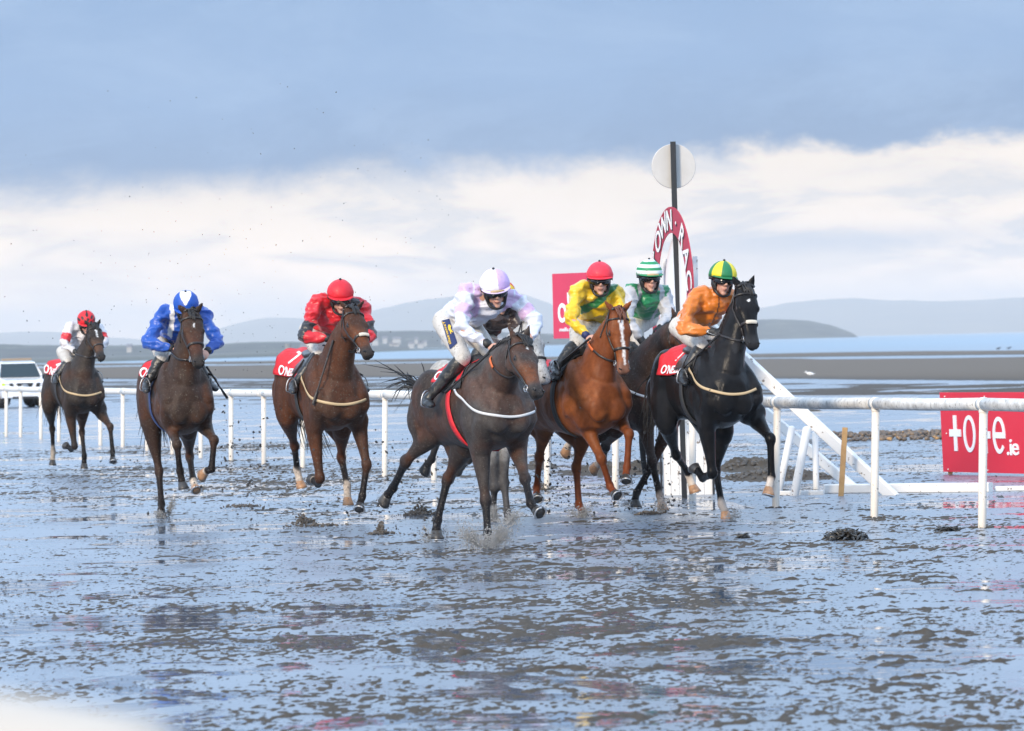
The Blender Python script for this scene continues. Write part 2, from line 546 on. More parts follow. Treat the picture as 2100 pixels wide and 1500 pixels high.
def sand_h(X, Y):
    """height of the sand above the film of water (z = 0)"""
    P = np.stack([X, Y, np.zeros_like(X)], 1)
    big = fbm(P * np.array([0.22, 0.16, 1]), 3)
    churn = fbm(P * np.array([1.1, 0.8, 1]) + 5, 4)
    lump = fbm(P * np.array([9.5, 6.0, 1]) + 11, 3, 0.55)
    fine = vnoise(P * np.array([26, 15, 1]) + 23)
    near = 1 - sstep(Y, 78, 100)
    # how churned up: strongest where the field has galloped
    track = np.exp(-((X - (0.6 - (Y - 40) * 0.10)) / (1.9 + 0.03 * Y)) ** 2)
    cov = (churn - 0.5) * 1.5 + (big - 0.5) * 1.3 + track * 0.20 - 0.03
    val = 0.42 * fbm(P * np.array([14, 8.0, 1]) + 11, 3, 0.65) + 0.38 * vnoise(P * np.array([39, 15, 1]) + 23) + 0.2 * vnoise(P * np.array([64, 22, 1]) + 3)
    thr = 0.630 - 0.24 * np.clip(cov, -0.35, 0.85)
    e = val - thr
    h = np.where(e > 0, e ** 1.1 * 0.042, e * 0.03)
    soft = sstep(fbm(P * np.array([1.7, 1.1, 1]) + 71, 3), 0.60, 0.78) * sstep(cov, -.1, .3)
    h = h + soft * 0.016 * np.clip(lump - 0.38, 0, 1)
    r0 = np.random.default_rng(5); n0 = 420
    hy = 19 * (70 / 19) ** r0.random(n0); hx = (0.6 - (hy - 40) * 0.10) + r0.normal(0, 1, n0) * (1.6 + 0.02 * hy)
    for a_, b_ in zip(hx, hy):
        m_ = (np.abs(X - a_) < .45) & (np.abs(Y - b_) < .6)
        if not m_.any(): continue
        rr_ = np.hypot((X[m_] - a_) / .085, (Y[m_] - b_) / .13)
        h[m_] += 0.012 * np.exp(-((rr_ - 1.25) / .38) ** 2) * (.25 + 1.5 * lump[m_]) * (Y[m_] > b_ - .05) - 0.03 * np.exp(-(rr_ / .8) ** 4)
    h = h * near
    # far flats: low bars between strips of water
    q = Y + 3.2 * X + (fbm(P * np.array([0.05, 0.02, 1]) + 40, 3) - 0.5) * 46
    farr = sstep(Y, 84, 104)
    bar = 0.16 * band(q, 236, 398, 7) - 0.20 * band(q, 292, 299, 3) * sstep(-X, 5, 12) + 0.13 * band(q, 472, 545, 7)
    wet = band(q, 168, 218, 5) + band(q, 118, 146, 6) * 0.8
    fl = fbm(P * np.array([0.5, 0.25, 1]) + 60, 4)
    wl = wet * (0.03 * (fl - 0.42) * 2) + (1 - wet) * (-0.05 + 0.045 * (fl - 0.38))
    h = h + farr * (bar + np.where(bar > 0.02, 0.02 * (fl - 0.5), wl))
    h = h - 0.5 * sstep(q, 552, 700) * farr
    # ridge of damp sand pushed up beside the winning post
    def heap(cx, cy, rx, ry, A, seed):
        k = np.exp(-((X - cx) / rx) ** 4 - ((Y - cy) / ry) ** 2)
        return A * k * (0.1 + 1.1 * fbm(np.stack([X * 5, Y * 2.2, np.full_like(X, seed)], 1), 4, 0.7) + 1.3 * np.abs(fbm(np.stack([X * 11, Y * 4, np.full_like(X, seed)], 1), 2, .6) - .5))
    for (px, py, wpx, A, sd) in ((1545, 964, 58, 0.17, 1), (1600, 982, 90, 0.11, 2), (1290, 970, 110, 0.15, 3), (1110, 960, 26, 0.10, 4)):
        g = G(px, py)
        h = h + heap(g.x, g.y + 0.5, wpx / FPX * g.y, 0.9, A, sd * 7.7)
    return h

def fan(name, y0, y1, nr, nc, k, hf, mt, label):
    t = np.linspace(0, 1, nr)
    ys = y0 * (y1 / y0) ** t
    ks = np.linspace(-k, k, nc)
    Y = np.repeat(ys[:, None], nc, 1); X = Y * ks[None, :]
    Z = hf(X.ravel(), Y.ravel()).reshape(Y.shape)
    V = np.stack([X, Y, Z], -1).reshape(-1, 3)
    idx = np.arange(nr * nc).reshape(nr, nc)
    F = np.stack([idx[:-1, :-1], idx[:-1, 1:], idx[1:, 1:], idx[1:, :-1]], -1).reshape(-1, 4)
    return V, F

parts = [fan('a', 17, 92, 540, 780, 0.150, sand_h, None, ''), ]
V1, F1 = parts[0]
V2, F2 = fan('b', 92, 1500, 330, 150, 0.150, sand_h, None, '')
# outer skirt of plain wet sand so that the beach goes on beyond the frame
def skirt():
    V = []; F = []
    ys = [-60, 0, 17, 40, 92, 200, 500, 1500]
    for sgn in (-1, 1):
        for y in ys:
            xi = max(abs(y), 0) * 0.150 if y >= 17 else 0.0
            V.append((sgn * xi, y, -0.02)); V.append((sgn * (xi + 60 + max(y, 0) * 1.5), y, -0.02))
    n = len(ys) * 2
    for s in (0, 1):
        for i in range(len(ys) - 1):
            a = s * n + i * 2
            q = (a, a + 2, a + 3, a + 1) if s == 0 else (a, a + 1, a + 3, a + 2)
            F.append(q)
    V.append((0, 17, -0.02)); V2_ = [(-17 * 0.15, 17, -0.02), (17 * 0.15, 17, -0.02), (0, 17, -0.02)]
    return np.array(V[:-1]), np.array(F)
V3, F3 = skirt()
V = np.vstack([V1, V2, V3]); F = np.vstack([F1, F2 + len(V1), F3 + len(V1) + len(V2)])
beach = bpy.data.objects.new('beach', fast_mesh('beach', V, F, M['sand']))
COL.objects.link(beach)
tag(beach, 'churned wet sand of the beach running out to low sand bars', kind='structure')

g = Geo()
S = 19500.0
ys = [-300, 0, 100, 400, 1500, S]
rows = [[(x, y, 0.0) for x in (-S, -800, -100, 100, 800, S)] for y in ys]
g.grid(np.array(rows))
water = g.obj('shallow_water', M['water'], smooth=False)
tag(water, 'film of tide water over the sand, deepening into the pale sea', kind='structure')

def scatter_lumps(name, n, y0, y1, size, mt, label, zfun, seed=3, flat=0.6, kfan=0.15, dens=None, kind='stuff'):
    r = np.random.default_rng(seed)
    ico = np.array([(1, 0, 0), (.25, .9, 0), (-.9, .5, 0), (-.7, -.7, 0), (.4, -.9, 0), (.1, .1, .9)], float)
    fc = np.array([(0, 1, 5), (1, 2, 5), (2, 3, 5), (3, 4, 5), (4, 0, 5)])
    y = y0 * (y1 / y0) ** r.random(n * 3)
    x = y * r.uniform(-kfan, kfan, n * 3)
    if dens is not None:
        keep = r.random(n * 3) < dens(x, y)
        x, y = x[keep], y[keep]
    x, y = x[:n], y[:n]
    n = len(x)
    z = zfun(x, y)
    s = size[0] + (size[1] - size[0]) * r.random(n) ** 3.2
    sc = np.stack([s * r.uniform(0.7, 1.6, n), s * r.uniform(0.7, 1.6, n), s * flat * r.uniform(0.6, 1.3, n)], 1)
    V = ico[None] * (1 + r.uniform(-0.28, 0.28, (n, 6, 1))) * sc[:, None, :]
    a = r.uniform(0, 6.28, n); ca, sa = np.cos(a)[:, None], np.sin(a)[:, None]
    X = V[..., 0] * ca - V[..., 1] * sa; Yv = V[..., 0] * sa + V[..., 1] * ca
    V = np.stack([X + x[:, None], Yv + y[:, None], V[..., 2] + z[:, None]], -1).reshape(-1, 3)
    F = (fc[None] + (np.arange(n) * 6)[:, None, None]).reshape(-1, 3)
    o = bpy.data.objects.new(name, fast_mesh(name, V, F, mt))
    COL.objects.link(o)
    return tag(o, label, kind=kind)

M['mud'] = mat('wet_mud', (0.042, 0.035, 0.028), 0.55, bump=(60, 0.6, 0.01), var=(30, 0.6, (0.095, 0.08, 0.064)))
def clump(x, y):
    P = np.stack([x * 0.9, y * 0.6, np.zeros_like(x)], 1)
    return sstep(fbm(P + 31, 4), 0.40, 0.62) * 0.75 + 0.25
scatter_lumps('mud_clods', 62000, 18.5, 85, (0.0018, 0.0125), M['mud'], 'small clods of wet mud kicked up over the sand', lambda x, y: np.full_like(x, 0.002), 3, 0.55, 0.15, clump)
scatter_lumps('mud_lumps', 700, 18.5, 70, (0.012, 0.040), M['mud'], 'larger lumps of wet mud lying on the sand', lambda x, y: np.full_like(x, 0.0), 9, 0.5, 0.15, lambda x, y: clump(x, y) ** 2)

def heap_lumps():
    g = Geo(); r = random.Random(17)
    for (px, py) in ((2014, 1083), (1793, 1062), (1591, 1042), (1262, 1014), (1122, 1004), (789, 977), (621, 961), (541, 953), (474, 946)):
        c = G(px, py)
        for i in range(16):
            a = r.uniform(0, 6.28); q = r.uniform(.03, .11); s = r.uniform(.006, .018)
            g.blob((c.x + q * math.cos(a), c.y + q * math.sin(a) * 1.6, s * .4), (s * 1.4, 0, 0), (0, s, 0), (0, 0, s * .7), 6, 4)
    for (px, py, wpx, A, n) in ((1545, 964, 58, .17, 170), (1600, 982, 90, .11, 170), (1290, 970, 110, .15, 190), (1110, 960, 26, .08, 30)):
        c = G(px, py); W = wpx / FPX * c.y
        for i in range(n):
            u = r.uniform(-1.15, 1.15); v = r.gauss(0, .45)
            x, y = c.x + u * W, c.y + .4 + v
            z = float(sand_h_fast(x, y)); s = r.uniform(.012, .05) * (1.2 - abs(u) * .6)
            a = r.uniform(0, 3)
            g.blob((x, y, max(z, 0) + s * .3), (s * math.cos(a), s * math.sin(a), s * .2), (-s * .8 * math.sin(a), s * .8 * math.cos(a), 0), (0, 0, s * r.uniform(.5, .9)), 6, 4)
    tag(g.obj('sand_bank_lumps', M['mud'], smooth=False), 'lumps of dug-up wet sand heaped beside the winning post', kind='stuff')
def sand_h_fast(x, y):
    best = 0
    for (px, py, wpx, A) in ((1545, 964, 58, .17), (1600, 982, 90, .11), (1290, 970, 110, .15), (1110, 960, 26, .10)):
        c = G(px, py); best = max(best, A * .62 * math.exp(-((x - c.x) / (wpx / FPX * c.y)) ** 4 - ((y - c.y - .5) / .9) ** 2))
    return best
heap_lumps()

# ------------------------------------------------------------------ far shore, hills, air
def hill(name, prof, dist, label, base_drop=0.0, depth=0.25, rough=0.04, mt=None, seed=0):
    """ridge whose skyline passes through the given directions; solid, with a sloping front and back"""
    pts = np.array(prof, float)
    xs = np.linspace(pts[0, 0], pts[-1, 0], 260)
    yy = np.interp(xs, pts[:, 0], pts[:, 1])
    k = np.ones(9) / 9
    yy = np.convolve(np.pad(yy, 4, 'edge'), k, 'valid')
    cr = np.array([tuple(PY(a, b, dist * (1 + depth * 0.5))) for a, b in zip(xs, yy)])
    hz = np.maximum(cr[:, 2], 0.2)
    xx = cr[:, 0]
    hz = hz * (1 + rough * (fbm(np.stack([xx / (dist * 0.004), xx * 0 + seed, xx * 0], 1), 4) - 0.5) * 2)
    rows = []
    prof2 = [(0, -0.05), (0.10, 0.25), (0.22, 0.52), (0.34, 0.78), (0.45, 0.95), (0.5, 1.0), (0.6, 0.94), (0.8, 0.6), (1.0, -0.05)]
    for a, b in prof2:
        n = fbm(np.stack([xx / (dist * 0.01), np.full_like(xx, a * 6 + seed), xx * 0], 1), 4) - 0.5
        z = hz * (b + (0.22 * n if 0 < a < 0.5 else 0)) if 0 < b else np.full_like(hz, -0.5)
        rows.append(np.stack([xx * (1 + depth * (a - 0.5) / (1 + depth * 0.5)), np.full_like(xx, dist * (1 + depth * a)), z], 1))
    g = Geo(); g.grid(np.array(rows))
    o = g.obj(name, mt or M['hill'])
    return tag(o, label, kind='structure')

M['hill'] = mat('far_moorland', (0.035, 0.05, 0.045), 0.9, var=(0.006, 0.8, (0.11, 0.10, 0.07)))
M['hill2'] = mat('far_fields', (0.010, 0.022, 0.030), 0.9, var=(0.02, 0.8, (0.060, 0.075, 0.060)), dirt=[(0.05, 0.66, (0.20, 0.20, 0.18))])
hill('mountain', [(-900, 690), (-300, 684), (0, 683), (60, 679), (110, 681), (180, 688), (250, 694), (330, 700), (400, 690), (447, 673), (508, 657), (560, 648), (608, 649), (660, 664), (700, 664),
                  (764, 637), (842, 617), (905, 613), (980, 600), (1057, 596), (1090, 603), (1134, 628), (1200, 655), (1300, 672), (1420, 665), (1500, 645), (1560, 629), (1620, 621), (1680, 612),
                  (1790, 613), (1830, 616), (1960, 619), (2040, 614), (2100, 609), (2300, 605), (3000, 660)], 13000,
     'pale blue mountains fading into haze across the bay', mt=M['hill'], seed=3)
hill('headland', [(1380, 672), (1450, 660), (1520, 657), (1560, 656.5), (1610, 655), (1660, 657.5), (1700, 666), (1750, 684), (1760, 692)], 4300,
     'dark blue headland running down into the sea on the right', mt=M['hill2'], seed=8, depth=0.12, rough=0.05)
hill('hillside', [(620, 722), (680, 700), (730, 686), (764, 680), (820, 679.5), (900, 679), (1000, 680), (1107, 684), (1180, 688), (1290, 694), (1420, 696), (1470, 700)], 3300,
     'low blue-green hillside with fields beyond the middle of the bay', mt=M['hill2'], seed=12, depth=0.2)
hill('coast', [(-900, 712), (-200, 708), (0, 707), (100, 708), (160, 705), (230, 708), (330, 707), (440, 706), (480, 704), (520, 702), (560, 703), (600, 701), (650, 704), (700, 708), (800, 710), (840, 713)], 2700,
     'dark blue wooded coast strung out behind the left of the bay', mt=M['hill2'], seed=21, depth=0.15, rough=0.10)

# low dark mudflat in front of the coast on the left
g = Geo()
xa = np.linspace(-900, 1000, 60)
nearp = np.array([tuple(G(a, np.interp(a, [-900, 0, 230, 600, 780, 1000], [760, 748, 742, 731, 722, 714]) , 0.0)) for a in xa])
farp = nearp.copy(); farp[:, 0] *= 2700 / nearp[:, 1]; farp[:, 1] = 2700
midp = nearp * 1.0; midp[:, 1] += 3; midp[:, 2] = 0.12
farp[:, 2] = 0.12; nearp[:, 2] = -0.1
g.grid(np.array([nearp, midp, farp]))
o = g.obj('mudflat', mat('dark_mudflat', (0.06, 0.075, 0.07), 0.9, var=(0.02, 0.8, (0.12, 0.12, 0.10))))
tag(o, 'low dark mudflat between the sea and the wooded coast', kind='structure')

# houses and a tower on the far shore
M['house'] = mat('pale_render', (0.34, 0.33, 0.32), 0.8)
M['slate'] = mat('slate_roof', (0.12, 0.12, 0.14), 0.7)
hr = random.Random(5)
def house(px, py, dist, wd, ht):
    p = PY(px, py, dist); z0 = p.z
    t = thing('house', 'tiny pale blurred house, one of many scattered along the far shore', 'house', (p.x, p.y, z0), 'houses scattered along the far shore')
    g = Geo(); g.beam((p.x - wd/2, p.y, z0 + ht/2 - 1), (p.x + wd/2, p.y, z0 + ht/2 - 1), 6, ht + 2, bev=0.001); g.obj('wall', M['house'], t, smooth=False)
    g = Geo(); x0, x1 = p.x - wd/2 - .3, p.x + wd/2 + .3; zt = z0 + ht
    g.add([(x0, p.y - 3.3, zt), (x1, p.y - 3.3, zt), (x1, p.y + 3.3, zt), (x0, p.y + 3.3, zt), (x0, p.y, zt + 1.6), (x1, p.y, zt + 1.6)],
          [(0, 1, 5, 4), (3, 4, 5, 2), (0, 4, 3), (1, 2, 5), (0, 3, 2, 1)])
    g.obj('roof', M['slate'], t, smooth=False)
for i in range(35):
    if i < 30:
        px = hr.uniform(735, 1110); py = hr.uniform(699, 712) - (px - 735) * 0.012
        if px > 1110 - 0: continue
        house(px, py, 3280, hr.uniform(2, 5.5), hr.uniform(1.0, 1.8))
    else:
        px = hr.uniform(200, 640); py = hr.uniform(711, 717)
        house(px, py, 2690, hr.uniform(2, 4.5), hr.uniform(.8, 1.5))
p = PY(591, 729, 2000)
g = Geo()
rr = []
for zz, rad in ((-1, 1.45), (2.0, 1.3), (4.0, 1.2), (4.1, 1.4), (4.7, 1.4), (4.72, 1.1)):
    rr.append([(p.x + rad * math.cos(a * math.pi / 8), p.y + rad * math.sin(a * math.pi / 8), p.z + zz) for a in range(16)])
g.rings(rr)
o = g.obj('tower', mat('grey_stone', (0.20, 0.20, 0.20), 0.8), smooth=False)
tag(o, 'small squat grey tower on the far shore left of the red jockey', 'tower')

# air
hz = bpy.data.materials.new('sea_haze'); hz.use_nodes = True
t = NT(hz.node_tree)
for n in list(hz.node_tree.nodes):
    if n.type != 'OUTPUT_MATERIAL': hz.node_tree.nodes.remove(n)
out = [n for n in hz.node_tree.nodes if n.type == 'OUTPUT_MATERIAL'][0]
pv = t.n('ShaderNodeVolumePrincipled')
pv.inputs['Color'].default_value = (0.90, 0.925, 0.96, 1)
pv.inputs['Density'].default_value = 0.000115
hz.node_tree.links.new(pv.outputs[0], out.inputs['Volume'])
g = Geo(); X, Y0, Y1, Z0, Z1 = 20000, -400, 20000, -1.6, 165
g.add([(-X, Y0, Z0), (X, Y0, Z0), (X, Y1, Z0), (-X, Y1, Z0), (-X, Y0, Z1), (X, Y0, Z1), (X, Y1, Z1), (-X, Y1, Z1)],
      [(0, 3, 2, 1), (4, 5, 6, 7), (0, 1, 5, 4), (1, 2, 6, 5), (2, 3, 7, 6), (3, 0, 4, 7)])
o = g.obj('haze', hz, smooth=False, origin=(0, 0, 0))
tag(o, 'thin blue sea haze over the bay', kind='stuff')

# ------------------------------------------------------------------ white running rail
M['rail'] = mat('white_plastic_rail', (0.74, 0.72, 0.68), 0.42, var=(3.0, 0.25, (0.60, 0.55, 0.48)), dirt=[(26, 0.69, (0.30, 0.28, 0.25))])
M['rail_dirty'] = mat('mud_scuffed_rail', (0.72, 0.70, 0.66), 0.45, var=(7, 0.85, (0.42, 0.40, 0.37)), dirt=[(30, 0.60, (0.26, 0.24, 0.22))])
M['rail_post'] = mat('white_rail_post', (0.78, 0.71, 0.62), 0.45, dirt=[(22, 0.66, (0.30, 0.27, 0.22)), (60, .66, (.2, .18, .15))])
M['rubber'] = mat('dark_joint', (0.03, 0.03, 0.03), 0.6)
posts = [(-160, 887, 797), (-110, 889, 798), (-60, 891, 799), (-22, 893, 800), (13, 895, 801), (42.5, 897, 802), (84, 901, 803), (121, 906, 804), (165, 911, 805), (206, 914, 806), (252, 917, 807), (302, 925, 808), (354, 931, 809), (412, 939, 810),
         (474, 946, 811), (541, 953, 812), (621, 961, 813), (705, 969, 814), (789, 977, 815), (890, 985, 816.5), (1000, 994, 818), (1122, 1004, 820), (1262, 1014, 823), (1420, 1028, 827), (1591, 1042, 833), (1793, 1062, 836), (2014, 1083, 838), (2262, 1110, 842), (2540, 1142, 847), (2860, 1180, 853)]
base = [G(a, b) for a, b, c in posts]
# even out the run of the rail in depth
ys_ = np.array([b.y for b in base])
tops = []
for (a, b, c), q in zip(posts, base):
    lean = 3.0 if a > 1500 else (1.0 if a > 600 else 0)
    tops.append(onplane(a + lean, c, q, Vector((0, 1, 0))))
rail = thing('running_rail', 'long white plastic running rail with posts, curving away behind the horses', 'rail', base[26])
for i, (q, tp) in enumerate(zip(base, tops)):
    g = Geo()
    d = (tp - q).normalized()
    g.tube([q - d * 0.12, q + d * 0.3, tp + d * 0.02], 0.036, 0.036, sub=1, n=14)
    g.obj('post', M['rail_post'], rail, origin=q)
    g = Geo(); g.tube([tp - d * 0.035, tp - d * 0.012], 0.041, sub=1, n=14)
    g.obj('post_collar', M['rail_post'], rail, origin=tp)
for i in range(len(tops) - 1):
    a, b = tops[i], tops[i + 1]
    d = (b - a).normalized()
    up = Vector((0, 0, 0.036))
    g = Geo()
    g.tube([a + up, (a + b) / 2 + up - Vector((0, 0, 0.006)), b + up], 0.055, sub=3, n=18, cap=False)
    g.obj('rail_tube', M['rail_dirty'] if i >= 23 else M['rail'], rail, origin=a)
    g = Geo()
    g.tube([b + up - d * 0.05, b + up + d * 0.05], 0.058, sub=1, n=18, cap=False)
    g.obj('rail_joint', M['rail'], rail, origin=b)
    g = Geo()
    g.tube([b + up - d * 0.058, b + up - d * 0.052], 0.0575, sub=1, n=18, cap=False)
    g.obj('joint_ring', M['rubber'], rail, origin=b)

# ------------------------------------------------------------------ winning post
M['white_wood'] = mat('white_painted_timber', (0.78, 0.76, 0.73), 0.55, var=(2.5, 0.25, (0.60, 0.55, 0.48)), dirt=[(18, 0.645, (0.25, 0.20, 0.16)), (5, .68, (.5, .44, .36))])
M['black_wood'] = mat('black_painted_post', (0.018, 0.019, 0.022), 0.4, dirt=[(30, 0.72, (0.3, 0.3, 0.3))])
M['red_paint'] = mat('dark_red_signboard', (0.40, 0.018, 0.045), 0.5, var=(5, 0.3, (0.30, 0.012, 0.03)), dirt=[(25, 0.74, (0.5, 0.4, 0.4))])
M['disc'] = mat('grey_white_disc', (0.56, 0.54, 0.51), 0.6, var=(4, 0.35, (0.42, 0.40, 0.37)), dirt=[(7, 0.76, (0.2, 0.2, 0.2))])
M['sign_white'] = mat('sign_white_paint', (0.80, 0.80, 0.80), 0.5, dirt=[(25, 0.75, (0.4, 0.38, 0.36))])
M['sign_black'] = mat('sign_shadow_paint', (0.02, 0.02, 0.03), 0.5)

def text_geo(txt, size=1.0, depth=0.004):
    """centred block of letters in the XZ plane, facing -Y: returns verts (N,3), faces"""
    c = bpy.data.curves.new('txt', 'FONT'); c.body = txt; c.size = size; c.extrude = depth
    c.align_x = 'CENTER'; c.align_y = 'CENTER'; c.resolution_u = 4; c.offset = size * 0.012
    o = bpy.data.objects.new('txt', c); COL.objects.link(o)
    me = bpy.data.meshes.new_from_object(o.evaluated_get(bpy.context.evaluated_depsgraph_get()))
    V = [(v.co.x, v.co.y, v.co.z) for v in me.vertices]; F = [tuple(p.vertices) for p in me.polygons]
    bpy.data.objects.remove(o); bpy.data.curves.remove(c); bpy.data.meshes.remove(me)
    return np.array(V), F

WB = G(1404, 1021)                       # foot of the winning post
WY = WB.y
wp = thing('winning_post', 'tall black winning post carrying a round grey-white disc at its top', 'winning post', WB)
top_ = PY(1380, 291, WY)
mid_ = PY(1385, 480, WY); low_ = PY(1394, 700, WY)
g = Geo()
for a, b in ((WB - Vector((0, 0, .2)), low_), (low_ - Vector((0, 0, .01)), mid_), (mid_ - Vector((0, 0, .01)), top_)):
    g.beam(a, b, 0.056, 0.062, hint=(0, 1, 0))
g.obj('pole', M['black_wood'], wp, smooth=False)
dc = PY(1381.5, 341.5, WY + 0.055)
g = Geo(); rr = []
ru = Vector((0, 0, 1)); rt = Vector((math.cos(R(8)), math.sin(R(8)), 0)); rn = rt.cross(ru)
for off, rad in ((-0.012, 0.222), (-0.012, 0.229), (-0.008, 0.2335), (0.012, 0.2335)):
    rr.append([dc + rn * -off + rt * rad * math.cos(a * math.pi / 32) + ru * rad * math.sin(a * math.pi / 32) for a in range(64)])
g.rings(rr); g.obj('disc', M['disc'], wp, smooth=False)

# red arch of lettering fixed round the post
yaw = R(77.5)
AC = PY(1386.5, 596, WY - 0.03)
su = Vector((0, 0, 1)); sr = Vector((math.cos(yaw), -math.sin(yaw) * 1.0, 0)).normalized(); sn = sr.cross(su)
if sn.y > 0: sn = -sn
ar = thing('arch_sign', 'dark red arched racecourse sign with white block letters fixed to the winning post', 'sign', AC)
Ro, Ri = 0.85, 0.60
def arch_pt(r, a, zo=0.0, drop=0.0):
    # a measured from the top, clockwise as seen from the front
    if abs(a) <= math.pi / 2:
        return AC + sr * r * math.sin(a) + su * r * math.cos(a) + sn * zo
    return AC + sr * r * math.copysign(1, a) * (1 - 0.06 * (abs(a) - math.pi/2)) - su * (abs(a) - math.pi / 2) * 0.8 + sn * zo
def arch_band(r0, r1, z0, z1, a0=-2.3, a1=2.3, n=64):
    g = Geo(); rr = []
    for i in range(n + 1):
        a = a0 + (a1 - a0) * i / n
        rr.append([arch_pt(r0, a, z0), arch_pt(r1, a, z0), arch_pt(r1, a, z1), arch_pt(r0, a, z1)])
    return g.rings(rr)
arch_band(Ri, Ro, 0.035, 0.043).obj('red_band', M['red_paint'], ar, smooth=False)
arch_band(Ro, Ro + 0.022, 0.033, 0.047).obj('edge_trim', M['red_paint'], ar, smooth=False)
g = Geo()
rr = [[arch_pt(0.585, a, z) for a in np.linspace(-2.3, 2.3, 50)] for z in (-0.042, -0.034)]
g.rings(rr); g.obj('white_panel', M['sign_white'], ar, smooth=False)
letters = 'LAYTOWN\u00b7RACES'
angs = {}
spacing = 0.37
for i, ch in enumerate(letters):
    a = (i - 7) * spacing + 0.33
    V, F = text_geo(ch, 0.30, 0.0018)
    if ch == '\u00b7': V = V * .8
    for nm, dxy, zo, mm in (('letter_shadow', (0.018, -0.016), 0.0455, 'sign_black'), ('letter', (0, 0), 0.0505, 'sign_white')):
        P = []
        for x, y, z in V:
            x2 = (x * 1.05 + dxy[0]); y2 = (y + dxy[1])
            r = (Ri + Ro) / 2 + y2
            if abs(a) <= math.pi / 2 + .1:
                cen = AC + sr * (Ri + Ro) / 2 * math.sin(a) + su * (Ri + Ro) / 2 * math.cos(a)
                ex = sr * math.cos(a) - su * math.sin(a); ey = sr * math.sin(a) + su * math.cos(a)
                P.append(cen + ex * x2 + ey * y2 + sn * (zo + z))
            else:
                sg = math.copysign(1, a)
                cen = AC + sr * (Ri + Ro) / 2 * sg - su * (abs(a) - math.pi / 2) * 0.8
                P.append(cen - su * sg * x2 + sr * sg * y2 + sn * (zo + z))
        mk(nm, [tuple(p) for p in P], F, M[mm], ar, smooth=False)

# white boarded box behind the post
bx = thing('post_housing', 'tall white boarded timber box standing behind the black winning post', 'timber box', G(1400, 1017))
by = G(1400, 1017).y + 0.25
def board(name, x0, x1, y0, y1, dep, mt, th=0.03, parent=bx):
    a = PY((x0 + x1) / 2, y0, dep); b = PY((x0 + x1) / 2, y1, dep); wd = (x1 - x0) / FPX * dep
    g = Geo()
    g.beam((b.x - 0.1 * (a.x - b.x) * 0, dep, a.z), (b.x, dep, max(b.z, -0.15)), wd, th, hint=(0, 1, 0), bev=0.08)
    return g.obj(name, mt, parent, smooth=False)
for k in range(6):
    x0 = 1360 + k * 17.0
    board('board', x0, x0 + 16.4, 700 if k < 5 else 742, 1019, by, M['white_wood'])
for k in range(4):
    x0 = 1364 + k * 17.2
    board('board', x0, x0 + 16.6, 531, 703, by + 0.04, M['white_wood'])
board('corner_post', 1355, 1359, 742, 1019, by - 0.02, M['black_wood'], 0.05)
board('corner_post', 1462, 1466, 742, 1019, by - 0.02, M['black_wood'], 0.05)
board('corner_post', 1426, 1435.5, 526, 760, by - 0.06, M['white_wood'], 0.08)
board('rail_block', 1366, 1426, 531, 545, by - 0.05, M['white_wood'], 0.08)

# raking struts, pegs and ground beams right of the post
def strut(name, a, b, w_, h_, label, mt='white_wood', cat='timber', hint=(0, 0, 1)):
    g = Geo(); g.beam(a, b, w_, h_, hint=hint)
    o = g.obj(name, M[mt], smooth=False)
    return tag(o, label, cat)
strut('strut', G(1832, 1016) + Vector((0.02, 0, -0.04)), PY(1450, 664, 51.8), 0.07, 0.118, 'upper raking white strut bracing the winning post, its foot by the second rail post')
strut('strut', G(1753, 1000) + Vector((0.02, 0, -0.04)), PY(1450, 742, 53.6), 0.07, 0.105, 'lower raking white strut with flaking paint behind the other strut')
def peg(pt, pb, r_, label, mt='white_wood'):
    b = G(*pb); a = PY(pt[0], pt[1], b.y)
    d = (a - b).normalized()
    g = Geo(); g.tube([b - d * 0.1, a], r_, sub=1, n=10)
    return tag(g.obj('peg', M[mt]), label, 'stake')
peg((1624, 878), (1597, 1008), 0.038, 'short leaning white peg nearest the black horse, behind the struts')
peg((1655, 880), (1629, 1017), 0.045, 'thick leaning white peg standing between the two struts')
peg((1671.5, 889), (1674, 1004), 0.034, 'upright thin white peg under the upper strut')
b = G(1723, 1018)
g = Geo(); g.beam(b - Vector((0, 0, .1)), PY(1733, 877, b.y), 0.055, 0.04, hint=(0, 1, 0))
M['raw_wood'] = mat('orange_raw_timber', (0.52, 0.30, 0.12), 0.6, var=(8, 0.6, (0.35, 0.18, 0.07)), dirt=[(30, 0.7, (0.1, 0.06, 0.03))])
tag(g.obj('stake', M['raw_wood'], smooth=False), 'square stake of bare orange timber driven in beside the white struts', 'stake')
gb = G(1700, 1010)
strut('ground_beam', G(1694, 1012) + Vector((0, 0, .045)), G(2032, 1009) + Vector((0, 0, .045)), 0.14, 0.10, 'thick white beam lying on the wet sand at the foot of the struts', cat='beam')
strut('ground_beam', G(1600, 1016) + Vector((0, 0, .02)), G(1690, 1015) + Vector((0, 0, .02)), 0.05, 0.05, 'thin white batten on the sand left of the thick beam', cat='beam')
strut('ground_beam', G(2040, 1008) + Vector((0, 0, .025)), G(2200, 1004) + Vector((0, 0, .025)), 0.08, 0.05, 'low off-white batten at the right edge past the thick beam', cat='beam')

